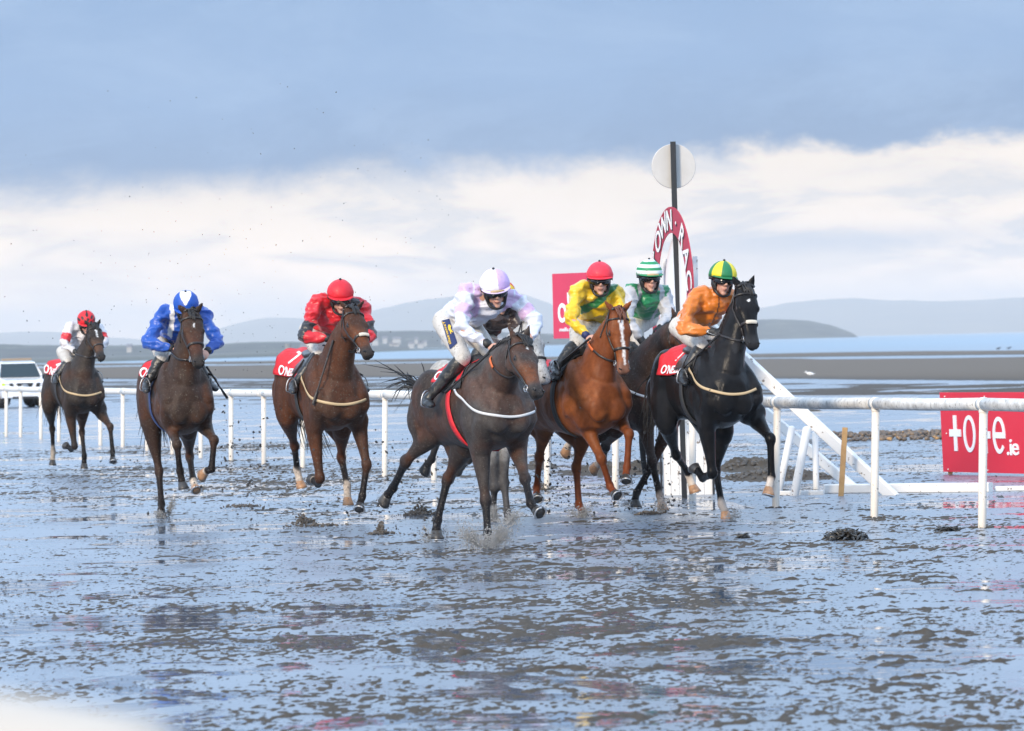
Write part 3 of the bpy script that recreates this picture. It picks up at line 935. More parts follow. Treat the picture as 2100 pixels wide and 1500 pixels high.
# ------------------------------------------------------------------ red advertising boards
M['ad_red'] = mat('red_advert_panel', (0.60, 0.020, 0.045), 0.3, var=(1.6, 0.25, (0.48, 0.015, 0.035)))
M['ad_pink'] = mat('crimson_sponsor_panel', (0.56, 0.045, 0.10), 0.35, var=(2, 0.2, (0.42, 0.03, 0.08)))
M['ad_print'] = mat('white_advert_print', (0.74, 0.76, 0.80), 0.4)
b0 = G(1937, 973); yw = R(64)
u_ = Vector((math.cos(yw), -math.sin(yw), 0)); n_ = Vector((-math.sin(yw), -math.cos(yw), 0))
tl = PY(1929, 805, b0.y); Hh = tl.z
tb = thing('advert_board', 'red advertising board reading tote.ie behind the rail at the right edge', 'sign', b0)
th_lean = (tl.x - b0.x)
def bp(s, z, off=0.0): return b0 + u_ * s + Vector((th_lean * z / Hh, 0, z)) + n_ * off
g = Geo(); L_ = 4.0
rr = [[bp(s, 0.03, 0.015), bp(s, Hh, 0.015), bp(s, Hh, -0.015), bp(s, 0.03, -0.015)] for s in np.linspace(0, L_, 9)]
g.rings(rr); g.obj('panel', M['ad_red'], tb, smooth=False)
g = Geo()
for s in (0.05, 2.0, 3.9): g.beam(bp(s, -0.1, -0.05), bp(s, Hh, -0.05), 0.05, 0.05)
g.obj('frame', M['raw_wood'], tb, smooth=False)
for s in (0.12, 1.0, 1.9):
    for zz in (0.06, Hh * .5, Hh - .05):
        g = Geo(); g.tube([bp(s, zz, .014), bp(s, zz, .022)], .009, sub=1, n=8); g.obj('fixing_bolt', M['rail'], tb)
def place2(V, F, s0, z0, sx, sz, par, P, mt, name='letter'):
    W = [P(s0 + x * sx, z0 + y * sz, 0.019 + z) for x, y, z in V]
    return mk(name, [tuple(p) for p in W], F, M[mt], par, smooth=False)
def spx(px, z):                      # distance along the board seen at pixel column px
    lo, hi = -0.2, L_
    for _ in range(40):
        mi = (lo + hi) / 2; q = bp(mi, z) - CP
        x = 1050 + FPX * q.dot(CR) / q.dot(CF)
        lo, hi = (mi, hi) if x < px else (lo, mi)
    return lo
def zpx(px, py):
    s = spx(px, Hh * 0.5); lo, hi = 0, Hh
    for _ in range(40):
        mi = (lo + hi) / 2; q = bp(s, mi) - CP
        y = 750 - FPX * q.dot(CU) / q.dot(CF)
        lo, hi = (mi, hi) if y > py else (lo, mi)
    return lo
def cross_t(px0, px1, py0, py1, pyb):
    s0, s1 = spx(px0, .5), spx(px1, .5); sm = (s0 + s1) / 2
    z0, z1, zb = zpx(px0, py1), zpx(px0, py0), zpx(px0, pyb)
    g = Geo(); o1 = 0.028
    for (a, b, c, d) in ((sm - .034, sm + .034, z0, z1), (s0, s1, zb - .042, zb + .042)):
        g.rings([[bp(a, c, .0155), bp(b, c, .0155), bp(b, c, o1), bp(a, c, o1)], [bp(a, d, .0155), bp(b, d, .0155), bp(b, d, o1), bp(a, d, o1)]]); o1 += .002
    g.obj('letter', M['ad_print'], tb, smooth=False)
cross_t(1951, 1974, 852, 925, 888)
cross_t(2013, 2034, 852, 930, 892)
def ell(px0, px1, py0, py1, gap=None, bar=False):
    s0, s1 = spx(px0, .5), spx(px1, .5); z0, z1 = zpx((px0 + px1) / 2, py1), zpx((px0 + px1) / 2, py0)
    cs, cz = (s0 + s1) / 2, (z0 + z1) / 2; rs, rz = (s1 - s0) / 2, (z1 - z0) / 2
    g = Geo(); rr = []
    a0, a1 = (0, 2 * math.pi) if gap is None else (R(0), R(318))
    for i in range(41):
        a = a0 + (a1 - a0) * i / 40
        c, s = math.cos(a), math.sin(a)
        th = 0.36
        rr.append([bp(cs + c * rs * k, cz + s * rz * (k if k == 1 else (k * 0.0 + 1 - th * 0.62)), o) for k, o in ((1, .0155), (1, .026), (1 - th, .026), (1 - th, .0155))])
    g.rings(rr)
    if bar:
        g.rings([[bp(cs - rs * .8, z, .0155), bp(cs + rs * 0.98, z, .0155), bp(cs + rs * 0.98, z, .024), bp(cs - rs * .8, z, .024)] for z in (cz - .035, cz + .035)])
    g.obj('letter', M['ad_print'], tb, smooth=False)
ell(1979, 2003.5, 852, 928)
ell(2039, 2064.5, 855, 931, gap=1, bar=True)
for ch, px, sc in (('.', 2070.5, 1), ('i', 2076.5, 1), ('e', 2085.5, 1)):
    V, F = text_geo(ch, 0.30, 0.006)
    z_ = zpx(px, 934)
    place2(V - np.array([0, V[:, 1].min(), 0]), F, spx(px, .3), z_, 1.15, 0.92, tb, bp, 'ad_print')

# crimson sponsor board on a pole, left of the yellow jockey
pb = G(1150, 932); sy = pb.y
sb = thing('sponsor_board', "crimson board with white lettering on a wooden pole behind the yellow jockey", 'sign', pb)
yw2 = R(50)
u2 = Vector((math.cos(yw2), -math.sin(yw2), 0)); n2 = Vector((-math.sin(yw2), -math.cos(yw2), 0))
sz0 = PY(1137, 695, sy).z; sz1 = PY(1137, 562, sy).z
o0 = PY(1137, 695, sy); o0 = Vector((o0.x, o0.y, 0))
def sp2(s, z, off=0.0): return o0 + u2 * s + Vector((0, 0, z)) + n2 * off
g = Geo()
g.rings([[sp2(s, sz0, .015), sp2(s, sz1, .015), sp2(s, sz1, -.015), sp2(s, sz0, -.015)] for s in (0, .3, .6, .9, 1.25)])
g.obj('panel', M['ad_pink'], sb, smooth=False)
g = Geo(); g.beam(sp2(.13, -.15, -.05), sp2(.13, sz1 - .02, -.05), .07, .05); g.obj('leg', M['raw_wood'], sb, smooth=False)
g = Geo(); g.beam(sp2(1.12, -.15, -.05), sp2(1.12, sz1 - .02, -.05), .07, .05); g.obj('leg', M['raw_wood'], sb, smooth=False)
V, F = text_geo("o'neills", 0.62, 0.006)
x0_ = V[:, 0].min()
mk('lettering', [tuple(sp2(0.12 + (x - x0_) * 0.62, sz0 + 0.42 + y * 0.95, 0.02 + z)) for x, y, z in V], F, M['ad_print'], sb, smooth=False)
V, F = text_geo("oneills.com", 0.085, 0.004)
x0_ = V[:, 0].min()
mk('small_lettering', [tuple(sp2(0.14 + (x - x0_) * 0.9, sz0 + 0.13 + y, 0.02 + z)) for x, y, z in V], F, M['ad_print'], sb, smooth=False)

# ------------------------------------------------------------------ pebbles, seaweed, birds
def stones():
    r = np.random.default_rng(11); n = 900
    y = r.uniform(75.5, 81.5, n); px = r.uniform(1690, 2330, n)
    return y, (px - 1050) / FPX * y
ys2, xs2 = stones()
M['stones'] = mat('beach_stones', (0.16, 0.11, 0.07), 0.5, var=(2.5, 0.9, (0.055, 0.05, 0.05)), dirt=[(9, 0.60, (0.36, 0.20, 0.07))])
g = Geo(); r_ = random.Random(4)
for x, y in zip(xs2, ys2):
    s = r_.uniform(0.02, 0.065)
    a = r_.uniform(0, 3)
    g.blob((x, y, s * 0.25 + r_.uniform(0, .07) * (1 - abs(y - 78.5) / 4)), (s * math.cos(a), s * math.sin(a), 0), (-s * .7 * math.sin(a), s * .7 * math.cos(a), 0), (0, 0, s * .6), 6, 4)
tag(g.obj('pebble_bank', M['stones']), 'low bank of brown and orange stones across the wet sand', kind='stuff')

def weed(px, py, wpx, hz_, label, n=260, seed=1):
    c = G(px, py); r = random.Random(seed); g = Geo(); W = wpx / FPX * c.y / 2
    for i in range(n):
        u = r.gauss(0, .42); v = r.gauss(0, .42)
        if abs(u) > 1: continue
        x = c.x + u * W; y = c.y + v * W * 1.3; z = hz_ * max(0, 1 - u * u - .5 * v * v) * r.uniform(.3, 1)
        a = r.uniform(0, 6.28); l = r.uniform(.02, .055); q = Vector((math.cos(a) * l, math.sin(a) * l, r.uniform(-.02, .03)))
        p = Vector((x, y, max(z, .004)))
        g.tube([p - q, p + Vector((0, 0, .012)), p + q], [.006, .012, .004], [.004, .007, .003], n=5, sub=1)
    return tag(g.obj('seaweed_heap', M['weed']), label, 'seaweed')
M['weed'] = mat('dark_seaweed', (0.02, 0.017, 0.013), 0.3)
weed(1735, 1107, 92, 0.075, 'black heap of seaweed on the wet sand before the middle rail post', 420, 1)
weed(1945, 1089, 50, 0.020, 'small dark tangle of weed lying left of the nearest rail post', 60, 2)
weed(1525, 1104, 26, 0.015, 'small scrap of weed on the sand before the black horse', 26, 3)

def bird(px, py, z, label, cm, s=1.0, face=1):
    c = G(px, py); g = Geo()
    g.tube([c + Vector((-.16 * face * s, 0, .13 * s)), c + Vector((0, 0, .14 * s)), c + Vector((.12 * face * s, 0, .17 * s))], [.01, .06 * s, .03 * s], n=8)
    g.ball(c + Vector((.15 * face * s, 0, .21 * s)), .035 * s, 8, 6)
    g.tube([c + Vector((.17 * face * s, 0, .205 * s)), c + Vector((.23 * face * s, 0, .195 * s))], [.012, .004], n=5, sub=1)
    for d in (-.02, .03): g.tube([c + Vector((d, 0, -.02)), c + Vector((d, 0, .1 * s))], .006, n=5, sub=1)
    return tag(g.obj('sea_bird', cm), label, 'bird')
M['gull'] = mat('white_gull', (0.8, 0.8, 0.8), 0.7)
bird(1662, 775, 0, 'white gull standing on the sand bar beyond the struts', M['gull'], 1.1, -1)
bird(2047, 719, 0, 'dark bird at the edge of the sea, left of a pair', M['black'], 1.3)
bird(2069, 718, 0, 'dark bird at the edge of the sea, right of a pair', M['black'], 1.3)

# ------------------------------------------------------------------ white patrol vehicle
def car():
    cb = G(52, 837); yb = cb.y; k = 0.79
    f = Vector((math.sin(R(14)), -math.cos(R(14)), 0)); l = Vector((f.y * -1, f.x, 0)); l = Vector((0, 0, 1)).cross(f)
    O = cb
    def P(u, v, z): return O + f * (u * k) + l * (v * k) + Vector((0, 0, z * k))
    t = thing('patrol_vehicle', 'white patrol four by four with yellow flashes parked beyond the rail at the left', 'car', O)
    paint = mat('white_car_paint', (0.78, 0.79, 0.82), 0.2, coat=0.5, dirt=[(3, 0.72, (0.5, 0.48, 0.44))])
    glass = mat('dark_car_glass', (0.02, 0.035, 0.045), 0.06)
    g = Geo()
    sec = [(0.0, .90, .45, .98), (-.12, .93, .40, 1.08), (-.5, .94, .38, 1.14), (-1.15, .94, .36, 1.18), (-1.3, .94, .36, 1.18), (-3.2, .94, .36, 1.16), (-4.2, .93, .38, 1.14), (-4.6, .90, .45, 1.1)]
    rr = []
    for u, hw, z0, z1 in sec:
        pr = [(-hw * .96, z0), (-hw, z0 + .12), (-hw, z1 - .18), (-hw * .94, z1 - .04), (-hw * .8, z1), (hw * .8, z1), (hw * .94, z1 - .04), (hw, z1 - .18), (hw, z0 + .12), (hw * .96, z0)]
        rr.append([P(u, a, b) for a, b in pr])
    g.rings(rr); g.obj('body', paint, t, smooth=False)
    g = Geo(); rr = []
    for u, hw, z0, z1 in ((-1.2, .86, 1.12, 1.2), (-1.9, .74, 1.12, 1.80), (-2.6, .73, 1.12, 1.86), (-3.9, .72, 1.12, 1.84), (-4.5, .80, 1.12, 1.3)):
        rr.append([P(u, -.88, z0), P(u, -hw, (z0 + z1) / 2 + .2), P(u, -hw * .93, z1), P(u, hw * .93, z1), P(u, hw, (z0 + z1) / 2 + .2), P(u, .88, z0)])
    g.rings(rr); g.obj('cabin', paint, t, smooth=False)
    g = Geo(); g.rings([[P(-1.15, -.80, 1.225), P(-1.15, .80, 1.225), P(-1.35, .80, 1.15), P(-1.35, -.80, 1.15)], [P(-1.80, -.68, 1.76), P(-1.80, .68, 1.76), P(-1.95, .68, 1.70), P(-1.95, -.68, 1.70)]])
    g.obj('windscreen', glass, t, smooth=False)
    for s in (-1, 1):
        g = Geo()
        for u0, u1 in ((-2.05, -2.75), (-2.85, -3.7)):
            g.rings([[P(u0, s * .90, 1.22), P(u1, s * .90, 1.22), P(u1, s * .86, 1.22), P(u0, s * .86, 1.22)], [P(u0, s * .755, 1.68), P(u1, s * .755, 1.70), P(u1, s * .72, 1.70), P(u0, s * .72, 1.68)]])
        g.obj('side_window', glass, t, smooth=False)
    g = Geo(); g.rings([[P(.03, a, .78), P(.03, b, .78), P(.03, b2, 1.0), P(.03, a2, 1.0)] and [P(x, -.24, .76), P(x, .24, .76), P(x, .34, .99), P(x, -.34, .99)] for x, a, b, a2, b2 in ((-.05, 0, 0, 0, 0), (.02, 0, 0, 0, 0))])
    g.obj('grille', M['black'], t, smooth=False)
    for s in (-1, 1):
        g = Geo(); g.rings([[P(x, s * .42, .80), P(x, s * .58, .80), P(x, s * .62, .99), P(x, s * .48, .99)] for x in (-.05, .02)]); g.obj('grille_side', M['black'], t, smooth=False)
        g = Geo(); g.rings([[P(x, s * .63, .80), P(x, s * .90, .82), P(x, s * .90, 1.0), P(x, s * .66, .99)] for x in (-.08, .005)]); g.obj('headlight', mat('headlight_glass', (0.6, 0.6, 0.62), 0.1), t, smooth=False)
        g = Geo(); g.blob(P(-1.5, s * 1.05, 1.22), tuple(l * .12), (0, .05, 0), (0, 0, .09), 8, 6); g.obj('mirror', M['black'], t)
    g = Geo(); g.blob(P(.03, 0, .88), tuple(l * .12), tuple(f * .02), (0, 0, .05), 12, 6); g.obj('badge', M['metal'], t)
    g = Geo(); g.rings([[P(x, -.92, .42), P(x, .92, .42), P(x, .92, .72), P(x, -.92, .72)] for x in (-.1, .07)]); g.obj('bumper', paint, t, smooth=False)
    g = Geo(); g.rings([[P(x, -.26, .5), P(x, .26, .5), P(x, .26, .61), P(x, -.26, .61)] for x in (.07, .085)]); g.obj('number_plate', M['sign_white'], t, smooth=False)
    g = Geo(); g.rings([[P(x, -.50, .36), P(x, .50, .36), P(x, .50, .455), P(x, -.50, .455)] for x in (.0, .08)]); g.obj('air_intake', M['black'], t, smooth=False)
    g = Geo(); g.beam(P(-2.2, -.6, 1.92), P(-2.2, .6, 1.92), .2, .08); g.obj('light_bar', mat('amber_lightbar', (0.30, 0.22, 0.15), 0.3), t, smooth=False)
    yel = mat('fluorescent_yellow', (0.55, 0.72, 0.04), 0.4)
    g = Geo()
    for u0 in (-.9, -1.9, -2.9): g.rings([[P(u0, 0.944, .6), P(u0 - .5, 0.944, .6), P(u0 - .5, 0.935, .6), P(u0, 0.935, .6)], [P(u0, 0.944, .9), P(u0 - .5, 0.944, .9), P(u0 - .5, .935, .9), P(u0, .935, .9)]])
    for u0 in (-.9, -1.9, -2.9): g.rings([[P(u0, -0.95, .6), P(u0 - .5, -0.95, .6), P(u0 - .5, -0.935, .6), P(u0, -0.935, .6)], [P(u0, -0.95, .98), P(u0 - .5, -0.95, .98), P(u0 - .5, -.935, .98), P(u0, -.935, .98)]])
    g.rings([[P(x, -.90, .62), P(x, -.72, .60), P(x, -.80, .99), P(x, -.92, .99)] for x in (.005, .012)])
    g.obj('side_flash', yel, t, smooth=False)
    for u in (-.85, -3.75):
        for s in (-1, 1):
            g = Geo(); c = P(u, s * .80, .36); d = l * .12 * k
            g.tube([c - d, c + d], .36 * k, sub=1, n=22, hint=(0, 0, 1)); w_ = g.obj('wheel', M['black'], t, origin=c)
            g = Geo(); g.tube([c + d * s * 0.9, c + d * s * 1.05], .2 * k, sub=1, n=16, hint=(0, 0, 1))
            r_ = mk('rim', g.V, g.F, M['metal'], w_)
car()

# out-of-focus white rail post end close to the camera, lower left corner
q = PY(95, 1590, 3.0)
g = Geo()
g.tube([(q.x, q.y, -0.05), (q.x, q.y, 0.7), (q.x, q.y, q.z - 0.05)], 0.03, n=16)
npst = tag(g.obj('near_post', mat('near_post_paint', (0.50, 0.46, 0.41), 0.6)), 'blurred white post of a rail right beside the camera, lower left corner', 'rail')
g = Geo()
a = PY(-420, 1510, 3.05); b = PY(300, 1640, 2.95)
g.tube([a, (a + b) / 2, b], 0.05, n=18)
tag(g.obj('near_rail', mat('near_rail_paint', (0.44, 0.405, 0.36), 0.6)), 'blurred white rail end close to the camera in the lower left corner', 'rail')

# ------------------------------------------------------------------ horses
HEADP = [  # t, half width, dorsal, ventral
    (-0.06, .060, .050, .060), (0.02, .078, .062, .095), (0.12, .092, .068, .135), (0.24, .104, .066, .165), (0.34, .104, .062, .168), (0.44, .088, .056, .140),
    (0.56, .068, .052, .100), (0.68, .057, .047, .076), (0.80, .055, .044, .066), (0.88, .062, .045, .066), (0.95, .058, .037, .056), (1.0, .044, .022, .042)]
_ht = np.array(HEADP)

class Horse:
    pass

def head_ring(h, t, n=20, off=0.0, a0=0.0, a1=2 * math.pi, closed=True):
    hw, de, ve = [np.interp(t, _ht[:, 0], _ht[:, i]) for i in (1, 2, 3)]
    c = h.poll + h.hax * (t * h.HL)
    out = []
    for i in range(n if closed else n + 1):
        a = a0 + (a1 - a0) * i / n
        ca, sa = math.cos(a), math.sin(a)
        # flat forehead, narrower underneath
        w = (hw * 1.07 + off) * (1 if sa > 0 else 1 - 0.32 * sa * sa) * math.copysign(abs(ca) ** 0.85, ca)
        d = (de + off) * sa ** 1 if sa > 0 else (ve + off) * sa
        out.append(c + h.lat * w + h.dor * d)
    return out

def strap(h, pts, w, th=0.004, bvh=None, off=0.006, n=40, force=False, its=4):
    """flat strap following points; snapped to the surface of the horse if bvh is given"""
    P = _cr(np.array([tuple(p) for p in pts]), max(2, n // max(1, len(pts) - 1)))
    Q = []; N = []
    for p in P:
        v = Vector(p)
        if bvh is not None:
            c, nn, i, d = bvh.find_nearest(v)
            if c is not None:
                if force or (v - c).dot(nn) < 0.02 or d < 0.06: v = c + nn * off
                N.append(nn)
            else: N.append(Vector((0, -1, 0)))
        else: N.append(Vector((0, -1, 0.2)))
        Q.append(v)
    if bvh is not None and len(Q) > 12:
        for _ in range(its): Q = [Q[0]] + [(Q[i-1] + Q[i] * 2 + Q[i+1]) / 4 for i in range(1, len(Q) - 1)] + [Q[-1]]; N = [N[0]] + [(N[i-1] + N[i] + N[i+1]).normalized() for i in range(1, len(N) - 1)] + [N[-1]]
    rr = []
    for i in range(len(Q)):
        t = (Q[min(i + 1, len(Q) - 1)] - Q[max(i - 1, 0)])
        if t.length < 1e-6: t = Vector((0, 0, 1))
        t.normalize()
        s = t.cross(N[i]); s = s.normalized() if s.length > 1e-4 else Vector((1, 0, 0))
        nn = s.cross(t)
        rr.append([Q[i] + s * w / 2 - nn * th / 2, Q[i] + s * w / 2 + nn * th / 2, Q[i] - s * w / 2 + nn * th / 2, Q[i] - s * w / 2 - nn * th / 2])
    g = Geo(); g.rings(rr)
    return g

def loft_head_strap(ptsets, w=0.018, th=0.006):
    g = Geo()
    for P in ptsets:
        g.tube(P, w / 2, th / 2 + 0.002, n=8, sub=1, hint=(0, 0, 1), power=0.7)
    return g

def make_horse(D):
    h = Horse(); h.D = D
    psi, th = R(D['psi']), R(D.get('pitch', 0)); roll = R(D.get('lean', 0))
    f = Vector((math.sin(psi) * math.cos(th), -math.cos(psi) * math.cos(th), math.sin(th)))
    l = Vector((math.cos(psi), math.sin(psi), 0))
    u = f.cross(l)
    l2 = l * math.cos(roll) + u * math.sin(roll); u = f.cross(l2); l = l2
    h.f, h.l, h.u = f, l, u
    Y = FPX / D['s']; h.Y = Y
    O = PY(D['c0'][0], D['c0'][1], Y) - f * .35 - u * 1.12
    def L(a, b, c): return O + f * a + l * b + u * c
    h.L = L; h.O = O
    k = D.get('scale', 1.0)
    body = Geo()
    # trunk
    st = [(-1.21, 1.40, 1.20, .075), (-1.15, 1.48, 1.08, .165), (-1.04, 1.545, 0.98, .235), (-0.88, 1.59, 0.94, .262), (-0.70, 1.59, 0.935, .255), (-0.52, 1.555, 0.915, .250),
          (-0.34, 1.53, 0.875, .275), (-0.16, 1.545, 0.845, .280), (-0.02, 1.59, 0.83, .265), (0.10, 1.585, 0.83, .245), (0.20, 1.53, 0.85, .235), (0.30, 1.45, 0.88, .215), (0.38, 1.36, 0.94, .180), (0.44, 1.27, 1.02, .120)]
    rr = []; n = 24
    for x, zt, zb, hw in st:
        ring = []
        zc = zb + (zt - zb) * 0.46
        for i in range(n):
            a = 2 * math.pi * i / n; ca, sa = math.cos(a), math.sin(a)
            wv = hw * math.copysign(abs(ca) ** 0.82, ca) * (1 - (0.35 if -0.3 < x < 0.25 else 0.18) * max(sa, 0) ** 2 - 0.12 * max(-sa, 0) ** 2)
            ring.append(L(x, wv, zc + ((zt - zc) if sa > 0 else (zc - zb)) * math.copysign(abs(sa) ** 0.9, sa)))
        rr.append(ring)
    body.rings(rr)
    # ---- joints
    legs = {}
    LK = D.get('legk', 1.17)
    def LT(p, ra, rb, **kw): body.tube(p, [a * LK for a in ra], [a * LK for a in rb], **kw)
    def fore(side, key):
        d = D[key]
        el = onplane(*d['elbow'], L(0.06, 0, 0.9), f) if 'elbow' in d else L(0.06, side * .16, .93)
        sgn = d.get('sg', (-1, -1, -1))
        kn = nxt(el, *d['knee'], .42, sgn[0]); fe = nxt(kn, *d['fet'], .28, sgn[1]); ho = nxt(fe, *d['hoof'], .165, sgn[2])
        legs[key] = (el, kn, fe, ho)
        sc = L(-0.02, side * .13, 1.46); sp = L(0.33, side * .18, 1.12)
        sp = sp.lerp(el + f * .26 + u * .2, 0.3)
        LT([sc, L(.14, side * .18, 1.30), sp], [.06, .078, .076], [.12, .13, .10], hint=l, n=14)
        LT([L(0.0, side * .165, 1.22), L(.10, side * .175, 1.08), el + u * .06, el.lerp(kn, .12)], [.08, .092, .080, .066], [.14, .15, .115, .085], hint=l, n=14)
        LT([sp, L(.20, side * .15, 1.0).lerp(el, .3), el.lerp(kn, .1)], [.085, .085, .06], [.095, .10, .07], hint=l, n=14)
        # pectoral mass
        body.blob(L(.395, side * .095, 1.06), tuple(l * .100), tuple(f * .068), tuple(u * .125))
        side_h = l
        ax = (kn - el)
        LT([el.lerp(kn, -.10), el.lerp(kn, .15), el.lerp(kn, .35), el.lerp(kn, .6), el.lerp(kn, .85), kn], [.064, .064, .055, .043, .036, .040], [.088, .082, .066, .050, .041, .044], hint=side_h, n=14)
        LT([kn.lerp(el, .10), kn, kn.lerp(fe, .13)], [.040, .046, .037], [.042, .047, .038], hint=side_h, n=14)
        LT([kn, kn.lerp(fe, .15), kn.lerp(fe, .5), kn.lerp(fe, .88), fe], [.038, .030, .0265, .029, .036], [.042, .036, .034, .034, .040], hint=side_h, n=12)
        LT([kn.lerp(fe, .93), fe, fe.lerp(ho, .3), fe.lerp(ho, .62)], [.031, .037, .030, .036], [.034, .041, .031, .040], hint=side_h, n=12)
    def hind(side, key):
        d = D[key]
        hipj = L(-.86, side * .13, 1.34)
        su_, sw_ = d.get('stifle', (-.62, .98))
        if isinstance(su_, (int, float)) and 'spx' not in d: stf = L(su_, side * .17, sw_)
        else: stf = onplane(*d['spx'], L(d['su'], 0, 1), f)
        sgn = d.get('sg', (1, 1, 1))
        hk = nxt(stf, *d['hock'], .45, sgn[0]); fe = nxt(hk, *d['fet'], .37, sgn[1]); ho = nxt(fe, *d['hoof'], .165, sgn[2])
        legs[key] = (stf, hk, fe, ho)
        but = L(-1.10, side * .13, 1.22)
        LT([L(-.78, side * .13, 1.48), hipj, hipj.lerp(stf, .55), stf, stf.lerp(hk, .15)], [.10, .13, .125, .095, .075], [.16, .24, .20, .13, .105], hint=l, n=16)
        LT([but + u * .10, but, but.lerp(stf.lerp(hk, .35), .5), stf.lerp(hk, .45)], [.09, .11, .10, .055], [.10, .13, .13, .075], hint=l, n=16)
        LT([stf, stf.lerp(hk, .2), stf.lerp(hk, .5), stf.lerp(hk, .8), hk], [.082, .078, .056, .035, .037], [.112, .108, .076, .045, .052], hint=l, n=14)
        LT([hk.lerp(stf, .1), hk, hk.lerp(fe, .12)], [.034, .042, .036], [.046, .058, .048], hint=l, n=12)
        # point of hock
        bk = (hk - stf).normalized() * .05
        LT([hk.lerp(stf, .25) , hk + bk * .5], [.018, .026], [.022, .032], hint=l, n=10, sub=1)
        LT([hk, hk.lerp(fe, .15), hk.lerp(fe, .5), hk.lerp(fe, .88), fe], [.038, .031, .027, .029, .037], [.048, .040, .034, .034, .041], hint=l, n=12)
        LT([hk.lerp(fe, .94), fe, fe.lerp(ho, .3), fe.lerp(ho, .62)], [.032, .038, .031, .037], [.035, .042, .032, .041], hint=l, n=12)
    fore(-1, 'fA'); fore(1, 'fB'); hind(-1, 'hA'); hind(1, 'hB')
    # ---- neck and head
    nb = L(.16, 0, 1.34)
    h.HL = 0.60
    nl = D.get('neckL', .72)
    h.poll = nxt(nb, *D['poll'], nl, D.get('nsg', -1))
    mz = nxt(h.poll, *D['muzzle'], h.HL, D.get('hsg', -1))
    h.hax = (mz - h.poll).normalized()
    h.HL = min((mz - h.poll).length, .66)
    n0 = Vector((D.get('hx', 0), -0.25, 1.0)); n0 = n0 - h.hax * n0.dot(h.hax)
    h.dor = n0.normalized(); h.lat = h.dor.cross(h.hax).normalized()
    if h.lat.x < 0: h.lat = -h.lat
    pc = h.poll + h.hax * .07 - h.dor * .055
    mid = (nb + pc) / 2 + u * .05
    body.tube([L(-.04, 0, 1.33), nb, nb.lerp(mid, .6) + u * .01, mid.lerp(pc, .55), pc], [.15, .178, .142, .100, .076], [.25, .265, .215, .155, .112], hint=l, n=20)
    body.tube([L(.30, 0, 1.18), nb.lerp(mid, .5) - u * .12, pc - u * .04], [.10, .085, .055], [.10, .09, .06], hint=l, n=12)
    rings_ = [head_ring(h, t, 22) for t in _ht[:, 0]]
    body.rings(rings_)
    H_ = lambda t, a, b: h.poll + h.hax * (t * h.HL) + h.lat * a + h.dor * b
    h.H = H_
    for s in (-1, 1):
        body.blob(H_(.33, s * .084, .036), tuple(h.hax * .040), tuple(h.lat * .022), tuple(h.dor * .020), 12, 8)       # brow
        body.tube([H_(.36, s * .090, .0), H_(.50, s * .072, .0), H_(.62, s * .055, .0)], [.020, .012, .006], n=8)             # facial crest
        body.blob(H_(.26, s * .070, -.085), tuple(h.hax * .085), tuple(h.lat * .036), tuple(h.dor * .080), 12, 8)        # cheek
        body.blob(H_(.925, s * .042, .012), tuple(h.hax * .040), tuple(h.lat * .020), tuple(h.dor * .030), 12, 8)        # nostril rim
    body.blob(H_(.90, 0, -.060), tuple(h.hax * .05), tuple(h.lat * .036), tuple(h.dor * .022), 12, 8)                    # lower lip
    # ears
    h.ears = []
    for s, e in ((-1, D['earA']), (1, D['earB'])):
        bse = H_(-.02, s * .052, .030)
        tip = PY(e[0], e[1], bse.y - D.get('earfwd', .02)) if e is not None else bse + h.dor * .1 - h.hax * .1
        dd = tip - bse
        dd = dd.normalized() * min(max(dd.length, .13), .20)
        tip = bse + dd
        tw = (h.lat * 1.0).normalized()
        body.tube([bse - dd * .15, bse + dd * .12, bse + dd * .42, bse + dd * .75, tip], [.030, .034, .034, .022, .006], [.028, .024, .015, .010, .005], hint=tw, n=12)
        h.ears.append((bse, tip, s))
    V, F, N = fuse(body, D.get('voxel', .015), 4, .5)
    # muscle relief
    loc = np.stack([(V - np.array(O)) @ np.array(v) for v in (f, l, u)], 1)
    nz = fbm(loc * 7 + D['seed'], 3) - .5
    V = V + N * (nz * .022)[:, None] * sstep(np.abs(loc[:, 2]), .7, 1.1)[:, None]
    # ---- colours
    C = np.array(D['coat'], float); lo = np.array(D.get('points', (0.012, 0.011, 0.011))); 
    col = np.repeat(C[None], len(V), 0)
    bel = sstep(fbm(loc * np.array([3, 3, 2.2]) + D['seed'], 4), .35, .7)
    dust = np.array(D.get('dust', (0.06, 0.055, 0.05)))
    chestm = sstep(loc[:, 0], -.1, .35) * D.get('dustk', .5) * (.35 + .65 * bel)
    col = col * (1 - chestm[:, None]) + dust * chestm[:, None]
    warm = sstep(fbm(loc * 4.5 + 9 + D['seed'], 3), .45, .7) * .5
    col = col * (1 - warm[:, None]) + np.array(D.get('warm', C * 1.5)) * warm[:, None]
    best = np.full(len(V), 9.0); sp = np.zeros(len(V)); which = np.full(len(V), -1)
    for ki, (kname, ch) in enumerate(legs.items()):
        for j in range(3):
            d, t = seg(V, ch[j], ch[j + 1]); m_ = d < best
            best = np.where(m_, d, best); sp = np.where(m_, j + t, sp); which = np.where(m_, ki, which)
    near = best < .085
    shin = np.where(near, sp, 0)
    if 'points' in D:
        k1 = sstep(shin + (fbm(loc * 12, 2) - .5) * .3, D.get('pstart', .55), D.get('pstart', .55) + .6)
        col = col * (1 - k1[:, None]) + lo * k1[:, None]
    for ki, kname in enumerate(legs):
        sk = D[kname].get('sock')
        if sk:
            k2 = sstep(shin + (fbm(loc * 20, 2) - .5) * .15, sk - .08, sk + .08) * (which == ki)
            col = col * (1 - k2[:, None]) + np.array(D[kname].get('sockc', (0.52, 0.42, 0.33))) * k2[:, None]
